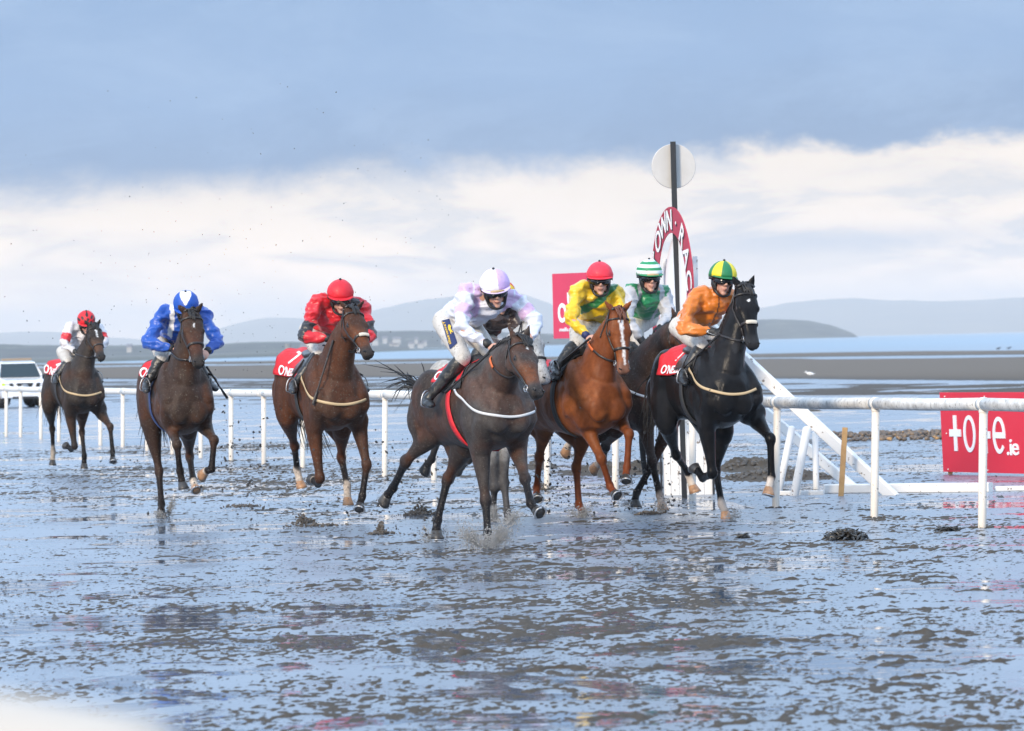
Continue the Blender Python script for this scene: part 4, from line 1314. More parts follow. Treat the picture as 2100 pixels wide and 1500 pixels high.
    # head
    hv = V - np.array(h.poll); ht = hv @ np.array(h.hax) / h.HL; ha = hv @ np.array(h.lat); hd = hv @ np.array(h.dor)
    onh = (np.abs(ha) < .16) & (hd < .12) & (hd > -.17 + .07 * np.clip(ht, 0, 1)) & (ht > -.05) & (ht < 1.12)
    k3 = onh * sstep(ht, .72, .92) * D.get('muzk', .9)
    col = col * (1 - k3[:, None]) + np.array(D.get('muz', (0.03, 0.028, 0.027))) * k3[:, None]
    if 'face' in D:
        k4 = onh * sstep(ht, .35, .6) * (1 - sstep(ht, .72, .85)) * .8
        col = col * (1 - k4[:, None]) + np.array(D['face']) * k4[:, None]
    for (t0, t1, wd0, wd1) in D.get('blaze', []):
        wdt = np.interp(ht, [t0, t1], [wd0, wd1]) * (1 + (fbm(np.stack([ht * 14, ht * 0, ht * 0 + D['seed']], 1), 2) - .5) * .7)
        k5 = onh * (hd > 0) * (ht > t0) * (ht < t1) * (1 - sstep(np.abs(ha - D.get('blx', 0)) + (fbm(V * 70, 2) - .5) * .014, wdt - .003, wdt + .006))
        col = col * (1 - k5[:, None]) + np.array((.75, .74, .72)) * k5[:, None]
    for bse, tip, s in h.ears:
        d, t = seg(V, bse, tip); e = (d < .045)
        ear_shade = e * sstep((V - np.array(bse)) @ np.array(h.hax + h.dor * .2 - Vector((0, .6, 0))), -.005, .02) * sstep(t, .02, .2) * (1 - sstep(t, .75, 1))  # shade of the ear hollow painted into the colour, the ear is solid
        col = col * (1 - .7 * ear_shade[:, None]) + np.array((.02, .015, .014)) * .7 * ear_shade[:, None]
    col = col * (1 + (fbm(loc * np.array([22, 22, 16]), 3) - .5) * .7)[:, None]
    col = np.clip(col, .004, .9)
    root = L(-.35, 0, 0); root.z = min(0.0, root.z) if False else 0.0
    t_ = thing('horse', D['label'], 'horse', root, D.get('group'))
    h.t = t_
    h.body = mk('body', V, F, M[D.get('mat', 'coat')], t_, col=col)
    h.V = V
    h.bvh = BVHTree.FromPolygons([tuple(v) for v in V], [tuple(int(x) for x in q) for q in F])
    # ---- eyes, nostrils
    for s in (-1, 1):
        def outp(tt, a0, d0, off):
            p = H_(tt, s * .16, d0); r = h.bvh.ray_cast(p, -h.lat * s)
            return (r[0] if r[0] is not None else H_(tt, s * a0, d0)) + h.lat * s * off
        ec = outp(.335, .098, .008, -.013)
        Geo().blob(ec, tuple(h.hax * .024), tuple(h.lat * .019), tuple(h.dor * .019), 14, 10).obj('eye', M['eye'], t_)
        g = Geo()
        for sg2, rr_ in ((1, .006), (-1, .0035)):
            g.tube([ec + h.hax * -.029 + h.lat * s * .004, ec + h.hax * -.012 + h.dor * sg2 * .016 + h.lat * s * .012, ec + h.hax * .012 + h.dor * sg2 * .015 + h.lat * s * .012, ec + h.hax * .030 + h.lat * s * .004], rr_, n=8)
        g.obj('eyelid', M['leather'], t_)
        pn = H_(.955, s * .036, .03); r = h.bvh.ray_cast(H_(1.25, s * .062, .06), (H_(.93, s * .036, .005) - H_(1.25, s * .062, .06)).normalized())
        q_ = h.bvh.find_nearest(H_(.925, s * .040, .022)); nc = q_[0] - q_[1] * .003
        Geo().blob(nc + h.hax * .000, tuple(h.hax * .008 + h.dor * .020), tuple(h.lat * .013 + h.hax * .006), tuple((h.hax * .010)), 12, 8).obj('nostril', M['eye'], t_)
    mp = [h.bvh.find_nearest(H_(a, b, c)) for a, b, c in ((.80, -.06, -.034), (.90, -.05, -.036), (1.0, -.02, -.034), (1.0, .02, -.034), (.90, .05, -.036), (.80, .06, -.034))]
    Geo().tube([q[0] + q[1] * .0005 for q in mp], .0035, n=6).obj('mouth', M['eye'], t_)
    # ---- hooves
    for ki, (kname, (a, b, fe, ho)) in enumerate(legs.items()):
        d = D[kname]
        ax = (ho - fe).normalized()
        if d.get('flat'): ax = (ax * .25 + Vector((0, 0, -1))).normalized()
        elif 'axis' in d: ax = Vector(d['axis']).normalized()
        toe = f - ax * f.dot(ax)
        if toe.length < .3: toe = u * -1 - ax * (-u).dot(ax)
        if d.get('fold'): toe = (-u * .0 + (b - fe) * 0 + (fe - b)); toe = toe - ax * toe.dot(ax)
        toe.normalize(); sd = ax.cross(toe)
        top0 = fe.lerp(ho, .60)
        rr = []
        for q, rx, ry, sh in ((0, .036, .040, 0.0), (.012, .041, .047, .002), (.05, .050, .056, .016), (.078, .056, .064, .026)):
            rr.append([top0 + ax * q + toe * (sh + ry * math.cos(i * math.pi / 10)) * (1 if math.cos(i * math.pi / 10) > 0 else .80) + sd * rx * math.sin(i * math.pi / 10) for i in range(20)])
        g = Geo(); g.rings(rr); ob = g.obj('hoof', M['hoof_pale' if d.get('pale') else 'hoof_dark'], t_)
        g = Geo(); P_ = []
        for i in range(-8, 9):
            a2 = i * math.pi / 10 * .95
            P_.append(top0 + ax * .081 + toe * (.026 + .057 * math.cos(a2)) + sd * .050 * math.sin(a2))
        g.tube(P_, .009, .004, hint=ax.cross(toe), sub=1, n=6); g.obj('horseshoe', M['shoe'], t_)
        if ho.z < .25 and 'print' in D: print(D['nm'], kname, 'hoof z', round(ho.z, 3))
    h.legs = legs
    # ---- hair
    hm = M[D.get('hair', 'hair')]; r_ = random.Random(D['seed'] * 3 + 1)
    g = Geo()
    for i in range(70):
        t = (i + r_.random()) / 70
        c = _cr(np.array([tuple(L(-.02, 0, 1.60)), tuple(nb + u * .25), tuple(mid + u * .17 + (mid - nb) * .2), tuple(h.poll + h.dor * .06)]), 10)
        p = Vector(c[min(int(t * (len(c) - 1)), len(c) - 1)])
        q, nn, ii, dd = h.bvh.find_nearest(p + u * .03)
        p = q
        sdv = D.get('maneside', 1) * l
        ln = r_.uniform(.05, .11) * D.get('manel', 1.0)
        g.tube([p - u * .01, p + u * .025 + sdv * ln * .3 + f * r_.uniform(-.02, .02), p + sdv * ln * .8 - u * ln * .4 + f * r_.uniform(-.04, .02) + h.f * -.02], [.008, .008, .002], n=5, sub=2)
    g.obj('mane', hm, t_)
    g = Geo()
    for i in range(22):
        a = r_.uniform(-.045, .045); p = H_(r_.uniform(-.06, .02), a, .06)
        e = H_(r_.uniform(.08, .2) * D.get('forel', 1), a * .8 + r_.uniform(-.02, .02) + .01, .070)
        q = h.bvh.find_nearest(e); e = q[0] + q[1] * .008
        g.tube([p, (p + e) / 2 + h.dor * .02, e], [.007, .006, .002], n=5, sub=2)
    g.obj('forelock', hm, t_)
    g = Geo(); tb_ = L(-1.17, 0, 1.44)
    tdir = D.get('tail', (-.5, .1, -.55)); spread = D.get('tspread', .16); TL = D.get('tailL', .75)
    g.tube([tb_ + f * .06, tb_ - f * .08 + u * .01, tb_ - f * .2 + u * tdir[2] * .25], [.035, .028, .018], n=10)
    for i in range(D.get('tailn', 110)):
        e = tb_ + (f * (tdir[0] + r_.gauss(0, spread)) + l * (tdir[1] + r_.gauss(0, spread)) + u * (tdir[2] + r_.gauss(0, spread))) * TL * r_.uniform(.6, 1.1)
        s0 = tb_ - f * r_.uniform(.02, .22)
        m1 = s0.lerp(e, .4) - f * .12 + Vector((r_.gauss(0, .03), r_.gauss(0, .03), .06)); 
        g.tube([s0, m1, e + Vector((0, 0, -.05))], [.0075, .006, .0018], n=4, sub=3)
    g.obj('tail', hm, t_)
    # ---- bridle
    lm = M['leather']; br = thing_part('bridle', t_, h.poll)
    def hr(t, n=26, off=.007, a0=0, a1=2 * math.pi, closed=True): return head_ring(h, t, n, off, a0, a1, closed)
    def snap(P, off=.007):
        out = []
        for p in P:
            q = h.bvh.find_nearest(p); out.append(q[0] + q[1] * off)
        return out
    nb_ = hr(D.get('nose_t', .60)); nb_.append(nb_[0]); nb_ = snap(nb_)
    if not D.get('nonose'): loft_head_strap([nb_], .026).obj('noseband', lm, br)
    bb = snap(hr(.13, 18, .004, R(-12), R(192), False), .008)
    loft_head_strap([bb], .018).obj('browband', lm, br)
    hd_ = snap(hr(-.03, 18, .004, R(-30), R(210), False), .009)
    loft_head_strap([hd_], .022).obj('headpiece', lm, br)
    h.bit = {}
    for s in (-1, 1):
        bp_ = snap([H_(.80, s * .056, -.038)], .012)[0]
        h.bit[s] = bp_
        cp = snap([H_(.0, s * .08, .0), H_(.14, s * .1, -.02), H_(.30, s * .11, -.045), H_(.46, s * .09, -.045), H_(.62, s * .07, -.04), H_(.78, s * .058, -.038)])
        loft_head_strap([cp], .018).obj('cheekpiece', lm, br)
        tl_ = snap([H_(.0, s * .08, -.02), H_(.16, s * .1, -.09), H_(.30, s * .09, -.15), H_(.34, s * .04, -.18)])
        loft_head_strap([tl_], .014).obj('throat_lash', lm, br)
        g = Geo(); P_ = []
        rv = h.hax; rw = h.dor
        for i in range(17):
            a = i * math.pi / 8; P_.append(bp_ + rv * .027 * math.cos(a) + rw * .027 * math.sin(a) + h.lat * s * .006)
        g.tube(P_, .0042, sub=1, n=6); g.obj('bit_ring', M['metal'], br)
    if D.get('bitbar', True):
        g = Geo(); g.tube([h.bit[-1], H_(.84, -.05, -.045), H_(.86, 0, -.05), H_(.84, .05, -.045), h.bit[1]], .007, n=6); g.obj('bit', M['metal'], br)
    if D.get('fleece'):
        g = Geo(); P_ = snap(hr(D.get('nose_t', .60), 8, .01, R(62), R(118), False), .014)
        g.tube(P_, .019, .014, n=12, sub=2, hint=h.hax); g.obj('noseband_fleece', M['fleece'], br)
    return h

def thing_part(name, parent, loc):
    o = bpy.data.objects.new(name, None); COL.objects.link(o)
    o.empty_display_size = .05
    o.parent = parent; o.location = Vector(loc) - ORG[parent]; ORG[o] = Vector(loc)
    return o

def wrap_patch(h, u0, u1, a0, a1, nu, na, off, shape=None):
    """grid laid over the barrel: u along the back, a angle from the spine (negative on the horse's right)"""
    P = []
    for i in range(na + 1):
        row = []
        for j in range(nu + 1):
            a = a0 + (a1 - a0) * i / na; x = u0 + (u1 - u0) * j / nu
            row.append(barrel(h, x, a, off))
        P.append(row)
    return P

def barrel(h, x, a, off, zc=1.25):
    c = h.L(x, 0, zc); d = h.l * math.sin(a) + h.u * math.cos(a)
    r = h.bvh.ray_cast(c + d * 1.2, -d)
    if r[0] is None: return c + d * .3
    return r[0] + d * off

def sheet(name, P, mt, parent, th=.006):
    """cloth with thickness from a grid"""
    P = np.array([[tuple(p) for p in r] for r in P])
    r, c = P.shape[:2]
    du = np.gradient(P, axis=1); dv = np.gradient(P, axis=0)
    N = np.cross(du, dv); N /= np.linalg.norm(N, axis=2)[..., None] + 1e-9
    idx = np.arange(r * c).reshape(r, c)
    F = np.stack([idx[:-1, :-1], idx[:-1, 1:], idx[1:, 1:], idx[1:, :-1]], -1).reshape(-1, 4)
    V = np.vstack([(P + N * th / 2).reshape(-1, 3), (P - N * th / 2).reshape(-1, 3)])
    n = r * c
    F2 = F[:, ::-1] + n
    b = list(idx[0, :]) + list(idx[1:, -1]) + list(idx[-1, -2::-1]) + list(idx[-2:0:-1, 0])
    S = [(b[(i + 1) % len(b)], b[i], b[i] + n, b[(i + 1) % len(b)] + n) for i in range(len(b))]
    return mk(name, V, [tuple(x) for x in F] + [tuple(x) for x in F2] + S, mt, parent)

def tack(h):
    D = h.D; t_ = h.t
    pos_a = lambda P: [tuple(p) for p in P]
    # saddle cloth, saddle, girth, breast girth
    tk = D['tack']
    for (nm, u0, u1, a0, a1, mt, off) in tk.get('cloths', []):
        P = wrap_patch(h, u0, u1, R(a0), R(a1), 16, 30, off)
        r_ = random.Random(int(u0 * 100) + D['seed'])
        # soft folds and a lifted rear edge
        for i, row in enumerate(P):
            for j, p in enumerate(row):
                e = (1 - j / 16) ** 3 * .035 * (1 if 'red' in mt else 0)
                d = (p - h.L(-.4, 0, 1.25)); d.normalize()
                row[j] = p + d * (e + .006 * math.sin(i * 1.3 + j * .9) * (1 if 'red' in mt else .3))
        sheet(nm, P, M[mt], t_)
    for (txt, uc, ac, size, dep, rot) in tk.get('text', []):
        V, F = text_geo(txt, size, .002)
        W = []
        for x, y, z in V:
            xr, yr = x * math.cos(rot) - y * math.sin(rot), x * math.sin(rot) + y * math.cos(rot)
            uu = uc + xr
            aa = R(ac) + (yr / .30) * (1 if ac < 0 else -1)
            e = max(0, (1 - (uu - tk['cl'][0]) / (tk['cl'][1] - tk['cl'][0]))) ** 3 * .035
            W.append(barrel(h, uu, aa, dep + e + .010 + z))
        mk('saddlecloth_lettering', [tuple(p) for p in W], F, M['white_print'], t_, smooth=False)
    # saddle
    g = Geo(); rr = []
    for x, zt, wd in ((-.56, 1.585, .10), (-.50, 1.61, .13), (-.38, 1.585, .14), (-.26, 1.60, .12), (-.18, 1.645, .08), (-.14, 1.64, .05)):
        rr.append([h.L(x, wd * math.cos(a), zt - .045 + .05 * math.sin(a)) for a in np.linspace(0, 2 * math.pi, 16, endpoint=False)])
    g.rings(rr); g.obj('saddle', M['boot'], t_)
    for s in (-1, 1):
        P = wrap_patch(h, -.42, -.16, R(s * 14), R(s * 62), 6, 10, .026)
        sheet('saddle_flap', P, M['boot'], t_, .008)
    gm = M[tk.get('girth', 'black_cloth')]
    x = tk.get('girth_u', -.22)
    pts = [barrel(h, x + .02 * math.sin(i), R(i * 10), .010) for i in range(-15, 16)] if False else [barrel(h, x + (abs(i) / 17) * tk.get('girth_slant', .10), R(i * 10), .009, 1.2) for i in range(-17, 18)]
    g = strap(h, pts, tk.get('girth_w', .075), .006, h.bvh, .012, 100)
    g.obj('girth', gm, t_)
    if tk.get('breast'):
        mt, wv = tk['breast']
        z0 = tk.get('breast_z', 1.16)
        pts = [h.L(x, y, z0 + z) for x, y, z in ((-.26, -.27, .36), (-.08, -.34, .20), (.12, -.34, .08), (.28, -.30, .0), (.42, -.18, -.06), (.50, 0, -.09), (.42, .18, -.06), (.28, .30, .0), (.12, .34, .08), (-.08, .34, .20), (-.26, .27, .36))]
        g = strap(h, pts, wv, .005, h.bvh, .012, 90, True, 14)
        g.obj('breast_girth', M[mt], t_)
        for s in (-1, 1):
            pts = [barrel(h, .06, R(s * a), .01) for a in (8, 20, 35, 50, 58)]
            strap(h, pts, .014, .004, h.bvh, .007, 30).obj('breast_strap', M['leather'], t_)

def reins(h, hA, hB, colr=None):
    for s, hp in ((-1, hA), (1, hB)):
        b = h.bit[s]
        m1 = b.lerp(hp, .5) - Vector((0, 0, h.D.get('sag', .03)))
        pts = [b, b.lerp(m1, .6) - h.u * .01, m1, m1.lerp(hp, .6), hp]
        g = strap(h, pts, .020, .005, h.bvh, .012, 40)
        g.obj('rein', M['leather'], h.t)
        if colr:
            P = _cr(np.array([tuple(p) for p in pts]), 10)
            k = int(len(P) * .62)
            g = strap(h, [Vector(p) for p in P[k:]], .024, .009, h.bvh, .014, 20)
            g.obj('rein_grip', M[colr], h.t)

# ------------------------------------------------------------------ jockeys
SKIN = np.array((0.55, 0.30, 0.22))

def hand_geo(g, wrist, d, palm_n, side, r=1.0, curl=1.0):
    """palm, four curled fingers and a thumb; d = direction of the hand, palm_n = way the palm faces"""
    d = d.normalized(); n = (palm_n - d * palm_n.dot(d)).normalized(); s = d.cross(n)
    pc = wrist + d * .045
    g.blob(pc, tuple(d * .052), tuple(s * .042), tuple(n * .018), 12, 8)
    tips = []
    for i, (off, ln) in enumerate(((-.030, .062), (-.011, .072), (.009, .068), (.028, .054))):
        k = wrist + d * .082 + s * off * side
        a = k + (d * .75 + n * .5 * curl).normalized() * ln * .42
        b = a + (d * (.15) + n * 1.0 * curl).normalized() * ln * .36
        c = b + (-d * .6 * curl + n * .75).normalized() * ln * .28
        g.tube([k - d * .02, k, a, b, c], [.0085, .0098, .009, .008, .0068], sub=2, n=8)
        tips.append(c)
    k = wrist + d * .025 - s * .034 * side
    a = k + (d * .6 - s * .65 * side + n * .4).normalized() * .034
    b = a + (d * .8 + n * .6).normalized() * .030
    g.tube([k, a, b, b + (d * .6 + n * .8 + s * side * .3).normalized() * .016], [.012, .0115, .0095, .008], sub=2, n=8)
    return wrist + d * .07 + n * .03

def make_jockey(h, D):
    L = h.L; f, l, u = h.f, h.l, h.u
    j = Horse()
    def at(px, py, uu, v=None):
        if v is None: return onplane(px, py, L(uu, 0, 0), f)
        p = onplane(px, py, L(0, v, 0), l)
        uu2 = (p - h.O).dot(f)
        if abs(uu2 - uu) > .22: p = onplane(px, py, L(uu + math.copysign(.22, uu2 - uu), 0, 0), f)
        return p
    def mirror(p): return p - l * (2 * (p - h.O).dot(l))
    pel = at(*D['pelvis']); sA = at(*D['shA']); sB = at(*D['shB'])
    hc = at(*D['head'])
    nb = (sA + sB) / 2 + (pel - (sA + sB) / 2).normalized() * -.02
    eA = at(*D['elA']); eB = at(*D['elB']); wA = at(*D['haA']); wB = at(*D['haB'])
    kA = at(*D['knA']); kB = at(*D['knB']) if 'knB' in D else mirror(kA)
    aA = at(*D['anA']); aB = at(*D['anB']) if 'anB' in D else mirror(aA)
    tA = at(*D['toA']); tB = at(*D['toB']) if 'toB' in D else mirror(tA)
    lat = (sB - sA).normalized()
    sp = (nb - pel); spn = sp.normalized()
    dors = lat.cross(spn); dors = dors if dors.z > 0 else -dors
    hipA, hipB = pel - l * .095, pel + l * .095
    root = Vector((pel.x, pel.y, aA.z - .1))
    t = thing('person', D['label'], 'jockey', root); j.t = t
    # head frame
    yw, pt, rl = R(D.get('yaw', 0)), R(D.get('down', 20)), R(D.get('roll', 0))
    hf = Vector((math.sin(yw) * math.cos(pt), -math.cos(yw) * math.cos(pt), -math.sin(pt)))
    hu = Vector((0, 0, 1)) - hf * hf.z; hu.normalize(); he = hf.cross(hu) * -1
    if he.x < 0: he = -he
    hu, he = hu * math.cos(rl) + he * math.sin(rl), he * math.cos(rl) - hu * math.sin(rl)
    HK = 1.12; he, hf, hu = he * HK, hf * HK, hu * HK
    E = hc - hu * .080                       # eye-level centre of the skull
    Hh = lambda a, b, c: E + he * a + hf * b + hu * c
    # ---- skin
    g = Geo()
    g.blob(Hh(0, -.005, .035), tuple(he * .076), tuple(hf * .094), tuple(hu * .098))
    g.tube([Hh(0, .030, .0), Hh(0, .036, -.050), Hh(0, .046, -.100)], [.064, .056, .030], [.052, .050, .034], hint=he, n=14)
    g.blob(Hh(0, .066, -.103), tuple(he * .022), tuple(hf * .018), tuple(hu * .018), 10, 7)      # chin
    for s in (-1, 1):
        g.blob(Hh(s * .042, .050, -.022), tuple(he * .024), tuple(hf * .024), tuple(hu * .020), 10, 7)   # cheekbones
        g.blob(Hh(s * .077, -.008, -.012), tuple(he * .008), tuple(hf * .018), tuple(hu * .030), 10, 7)  # ears
        g.blob(Hh(s * .048, .005, -.074), tuple(he * .016), tuple(hf * .03), tuple(hu * .022), 10, 7)    # jaw corners
    g.tube([Hh(0, .084, .018), Hh(0, .098, -.008), Hh(0, .110, -.030)], [.009, .011, .014], [.010, .012, .012], hint=he, n=10)
    for s in (-1, 1): g.blob(Hh(s * .012, .094, -.033), tuple(he * .010), tuple(hf * .012), tuple(hu * .009), 8, 6)
    g.blob(Hh(0, .087, -.060), tuple(he * .025), tuple(hf * .011), tuple(hu * .0065), 10, 6)
    g.blob(Hh(0, .085, -.072), tuple(he * .021), tuple(hf * .011), tuple(hu * .0075), 10, 6)
    g.tube([Hh(0, -.02, -.06), nb.lerp(Hh(0, -.03, -.06), .45), nb - spn * .04], [.052, .055, .070], n=12)
    g.tube([nb - spn * .02, nb.lerp(pel, .3), nb.lerp(pel, .7), pel], [.15, .15, .12, .13], [.085, .095, .085, .095], hint=lat)
    for s_, sh, el, wr in ((-1, sA, eA, wA), (1, sB, eB, wB)):
        g.tube([sh - lat * s_ * .08, sh, sh.lerp(el, .5), el], [.05, .052, .042, .036], n=12)
        g.tube([el, el.lerp(wr, .3), el.lerp(wr, .98)], [.036, .037, .026], n=12)
    hands = []
    for s_, el, wr in ((-1, eA, wA), (1, eB, wB)):
        d = (wr - el).normalized(); d = (d * .6 + f * .55 + Vector((0, 0, -.25))).normalized()
        pn = (Vector((0, 0, -1)) * .7 + l * (-s_) * .6)
        hands.append(hand_geo(g, wr + d * .005, d, pn, s_))
    for hp, kn, an in ((hipA, kA, aA), (hipB, kB, aB)):
        g.tube([hp, hp.lerp(kn, .5), kn], [.078, .066, .050], n=12)
        g.tube([kn, kn.lerp(an, .35), an], [.048, .048, .034], n=12)
    V, F, N = fuse(g, .0092, 1, .5)
    c = np.repeat(SKIN[None], len(V), 0)
    hv = V - np.array(E); x_, y_, z_ = [hv @ np.array(v) for v in (he / HK**2, hf / HK**2, hu / HK**2)]
    lips = (np.abs(x_) < .026) * (y_ > .07) * sstep(.012 - np.abs(z_ + .066), 0, .004)
    c = c * (1 - .4 * lips[:, None]) + np.array((.42, .13, .10)) * .4 * lips[:, None]
    mouth = (np.abs(x_) < .022) * (y_ > .07) * sstep(.0035 - np.abs(z_ + .066), 0, .002)
    c = c * (1 - .8 * mouth[:, None]) + np.array((.10, .02, .02)) * .8 * mouth[:, None]
    chk = np.exp(-((np.abs(x_) - .045) / .02) ** 2 - ((z_ + .035) / .025) ** 2) * (y_ > .03)
    c = c * (1 - .35 * chk[:, None]) + np.array((.62, .20, .15)) * .35 * chk[:, None]
    c = c * (1 + (fbm(V * 60, 2) - .5)[:, None] * .25)
    mk('body', V, F, M['skin'], t, col=np.clip(c, 0, 1))
    # ---- jersey
    g = Geo(); hips_up = pel.lerp(nb, .16)
    g.tube([pel.lerp(nb, .10), pel.lerp(nb, .30), pel.lerp(nb, .62), nb.lerp(pel, .10), nb + spn * .01], [.150, .162, .185, .185, .120], [.115, .130, .142, .120, .085], hint=lat, n=20)
    g.blob(pel.lerp(nb, .62) - dors * .04, tuple(lat * .175), tuple(spn * .18), tuple(dors * .155))
    g.blob(nb.lerp(pel, .12) - dors * .06, tuple(lat * .15), tuple(spn * .11), tuple(dors * .12))
    for s_, sh, el, wr in ((-1, sA, eA, wA), (1, sB, eB, wB)):
        i_ = sh - lat * s_ * .10
        g.tube([i_, sh, sh.lerp(el, .35), sh.lerp(el, .75), el], [.085, .086, .079, .070, .064], [.085, .088, .080, .070, .066], n=16)
        g.tube([sh.lerp(el, .9), el, el.lerp(wr, .25), el.lerp(wr, .6), el.lerp(wr, .90)], [.060, .064, .060, .051, .038], n=16)
    g.tube([nb - spn * .03, nb.lerp(Hh(0, -.03, -.07), .5)], [.085, .066], sub=1, n=14)
    V, F, N = fuse(g, .0115, 3, .5)
    # cloth folds
    S1 = fbm(V * np.array([6.5, 6.5, 13]) + D.get('seed', 1), 2); S2 = fbm(V * np.array([12, 12, 22]) + 7, 2)
    V = V + N * ((np.abs(S1 - .5) * -.11 + .012) + np.abs(S2 - .5) * -.035)[:, None]
    j.S = dict(nb=np.array(nb), pel=np.array(pel), lat=np.array(lat), spn=np.array(spn), dors=np.array(dors))
    tv = V - np.array(nb)
    q = dict(x=tv @ np.array(lat), s=-(tv @ np.array(spn)), d=tv @ np.array(dors), V=V)
    best = np.minimum(*[seg(V, nb + lat * a, pel.lerp(nb, .1) + lat * a)[0] for a in (-.06, .06)]) - .06
    best = np.minimum(best, seg(V, nb, pel)[0] - .06)
    arm = np.full(len(V), -1.0); side = np.zeros(len(V)); bd = best.copy()
    for s_, sh, el, wr in ((-1, sA, eA, wA), (1, sB, eB, wB)):
        for k, (a, b) in enumerate(((sh, el), (el, wr))):
            d_, t_ = seg(V, a, b); m_ = d_ < bd
            bd = np.where(m_, d_, bd); arm = np.where(m_, k + t_, arm); side = np.where(m_, s_, side)
    q['arm'] = arm; q['side'] = side; q['zz'] = V[:, 2] - nb.z
    col = D['pattern'](q)
    mk('racing_jersey', V, F, M['silk'], t, col=col)
    # ---- breeches
    g = Geo()
    g.blob(pel - spn * .01, tuple(l * .158), tuple(spn * .125), tuple(dors * .118))
    g.tube([pel.lerp(nb, .22), pel], [.135, .15], [.10, .12], hint=lat, sub=1, n=16)
    for hp, kn, an in ((hipA, kA, aA), (hipB, kB, aB)):
        g.tube([hp, hp.lerp(kn, .35), hp.lerp(kn, .75), kn, kn.lerp(an, .12), kn.lerp(an, .22)], [.098, .094, .076, .066, .060, .052], n=16)
    V, F, N = fuse(g, .011, 4, .5)
    V = V + N * ((fbm(V * 14, 3) - .5) * .016)[:, None]
    mk('breeches', V, F, M['breech'], t)
    j.breech = BVHTree.FromPolygons([tuple(v) for v in V], [tuple(int(x) for x in q) for q in F])
    # ---- boots
    for s_, kn, an, to in ((-1, kA, aA, tA), (1, kB, aB, tB)):
        g = Geo(); sh_ = (an - kn).normalized()
        ft = (to - an); ft = ft.normalized()
        ftt = ft if ft.length > 0 else f
        g.tube([kn.lerp(an, .10), kn.lerp(an, .3), kn.lerp(an, .55), kn.lerp(an, .9), an + sh_ * .02], [.066, .066, .056, .043, .044], [.066, .068, .058, .045, .050], n=16)
        fwd = (f * .8 + ft * .35).normalized(); dn = sh_
        g.tube([an + dn * .035 - fwd * .035, an + dn * .050 + fwd * .05, an + dn * .062 + fwd * .13, an + dn * .066 + fwd * .185], [.036, .040, .043, .028], [.040, .036, .028, .018], hint=l, n=14)
        V, F, N = fuse(g, .009, 3, .5)
        V = V + N * ((fbm(V * np.array([20, 20, 42]), 2) - .5) * .012)[:, None]
        mk('riding_boot', V, F, M['boot'], t)
        g = Geo(); cst = an + dn * .07 + fwd * .07
        P_ = [cst + l * .052 * math.cos(a) + (Vector((0, 0, 1)) * .115 * math.sin(a) if math.sin(a) > 0 else Vector((0, 0, .02 * math.sin(a)))) for a in np.linspace(0, 2 * math.pi, 18)]
        g.tube(P_, .006, sub=1, n=6); g.obj('stirrup', M['metal'], h.t)
        g = Geo(); g.beam(P_[4], barrel(h, -.28, R(s_ * 32), .03), .022, .006, hint=(0, 1, 0)); g.obj('stirrup_leather', M['leather'], h.t, smooth=False)
    # ---- helmet with silk cap, peak, dark padding, goggles
    g = Geo(); prof = []
    hb = Hh(0, -.012, .040); n = 72
    V = []; F = []
    mrows = 30
    for i in range(mrows):
        a = (i / (mrows - 1)) * math.pi / 2
        for k in range(n):
            p = 2 * math.pi * k / n
            rx, ry, rz = .113, .132, .118
            bulge = 1.0 if i else .97
            low = -.014 * (1 if i == 0 else 0) + (-.030 * max(0, -math.cos(p)) * (1 - i / mrows) ** 2)
            w_ = 1 + .012 * math.sin(p * 5 + i * .5) * (1 - i / mrows)
            V.append(tuple(hb + he * (rx * math.sin(p) * math.cos(a) * bulge * w_) + hf * (ry * math.cos(p) * math.cos(a) * bulge * w_) + hu * (rz * math.sin(a) + low)))
    for i in range(mrows - 1):
        for k in range(n):
            F.append((i * n + k, i * n + (k + 1) % n, (i + 1) * n + (k + 1) % n, (i + 1) * n + k))
    F.append(tuple(range(n))[::-1]); 
    Va = np.array(V); hv = Va - np.array(hb)
    wr_ = (fbm(Va * np.array([22, 22, 9]) + D.get('seed', 1) * 3.1, 3) - .5) * .055
    Va = Va + hv * wr_[:, None]; V = [tuple(v) for v in Va]; hv = Va - np.array(hb)
    cq = dict(x=hv @ np.array(he) / HK**2, y=hv @ np.array(hf) / HK**2, z=hv @ np.array(hu) / HK**2)
    hel = mk('helmet', V, F, M['helmet'], t, origin=hb, col=D['cap'](cq))
    # finer colour: subdivide once
    g = Geo(); P = []
    for i in range(5):
        row = []
        for k in range(15):
            p = R(-62 + 124 * k / 14); ex = i / 4 * (.030 * math.cos(p * 1.25) + .003)
            row.append(hb + he * ((.114 + ex) * math.sin(p)) + hf * ((.131 + ex) * math.cos(p)) + hu * (-.010 - .35 * ex + .004))
        P.append(row)
    pk = sheet('helmet_peak', P, M['helmet'], hel, .006)
    setcol(pk.data, np.repeat(np.array([D.get('peak', (.5, .5, .5))]), len(pk.data.vertices), 0))
    g = Geo(); g.ball(hb + hu * .122, .012, 8, 6); g.obj('cap_button', M['black'], hel)
    g = Geo()      # padding under the shell and jaw straps
    for rows_ in (((-.036, .100, .116, 0), (.012, .110, .128, 0)),):
        rr = [[hb + he * (rx * math.sin(2 * math.pi * k / 30)) + hf * (ry * math.cos(2 * math.pi * k / 30)) + hu * (z) for k in range(30)] for z, rx, ry, _ in rows_]
        g.rings(rr)
    g.obj('helmet_rim', M['black'], hel)
    g = Geo(); rr = []
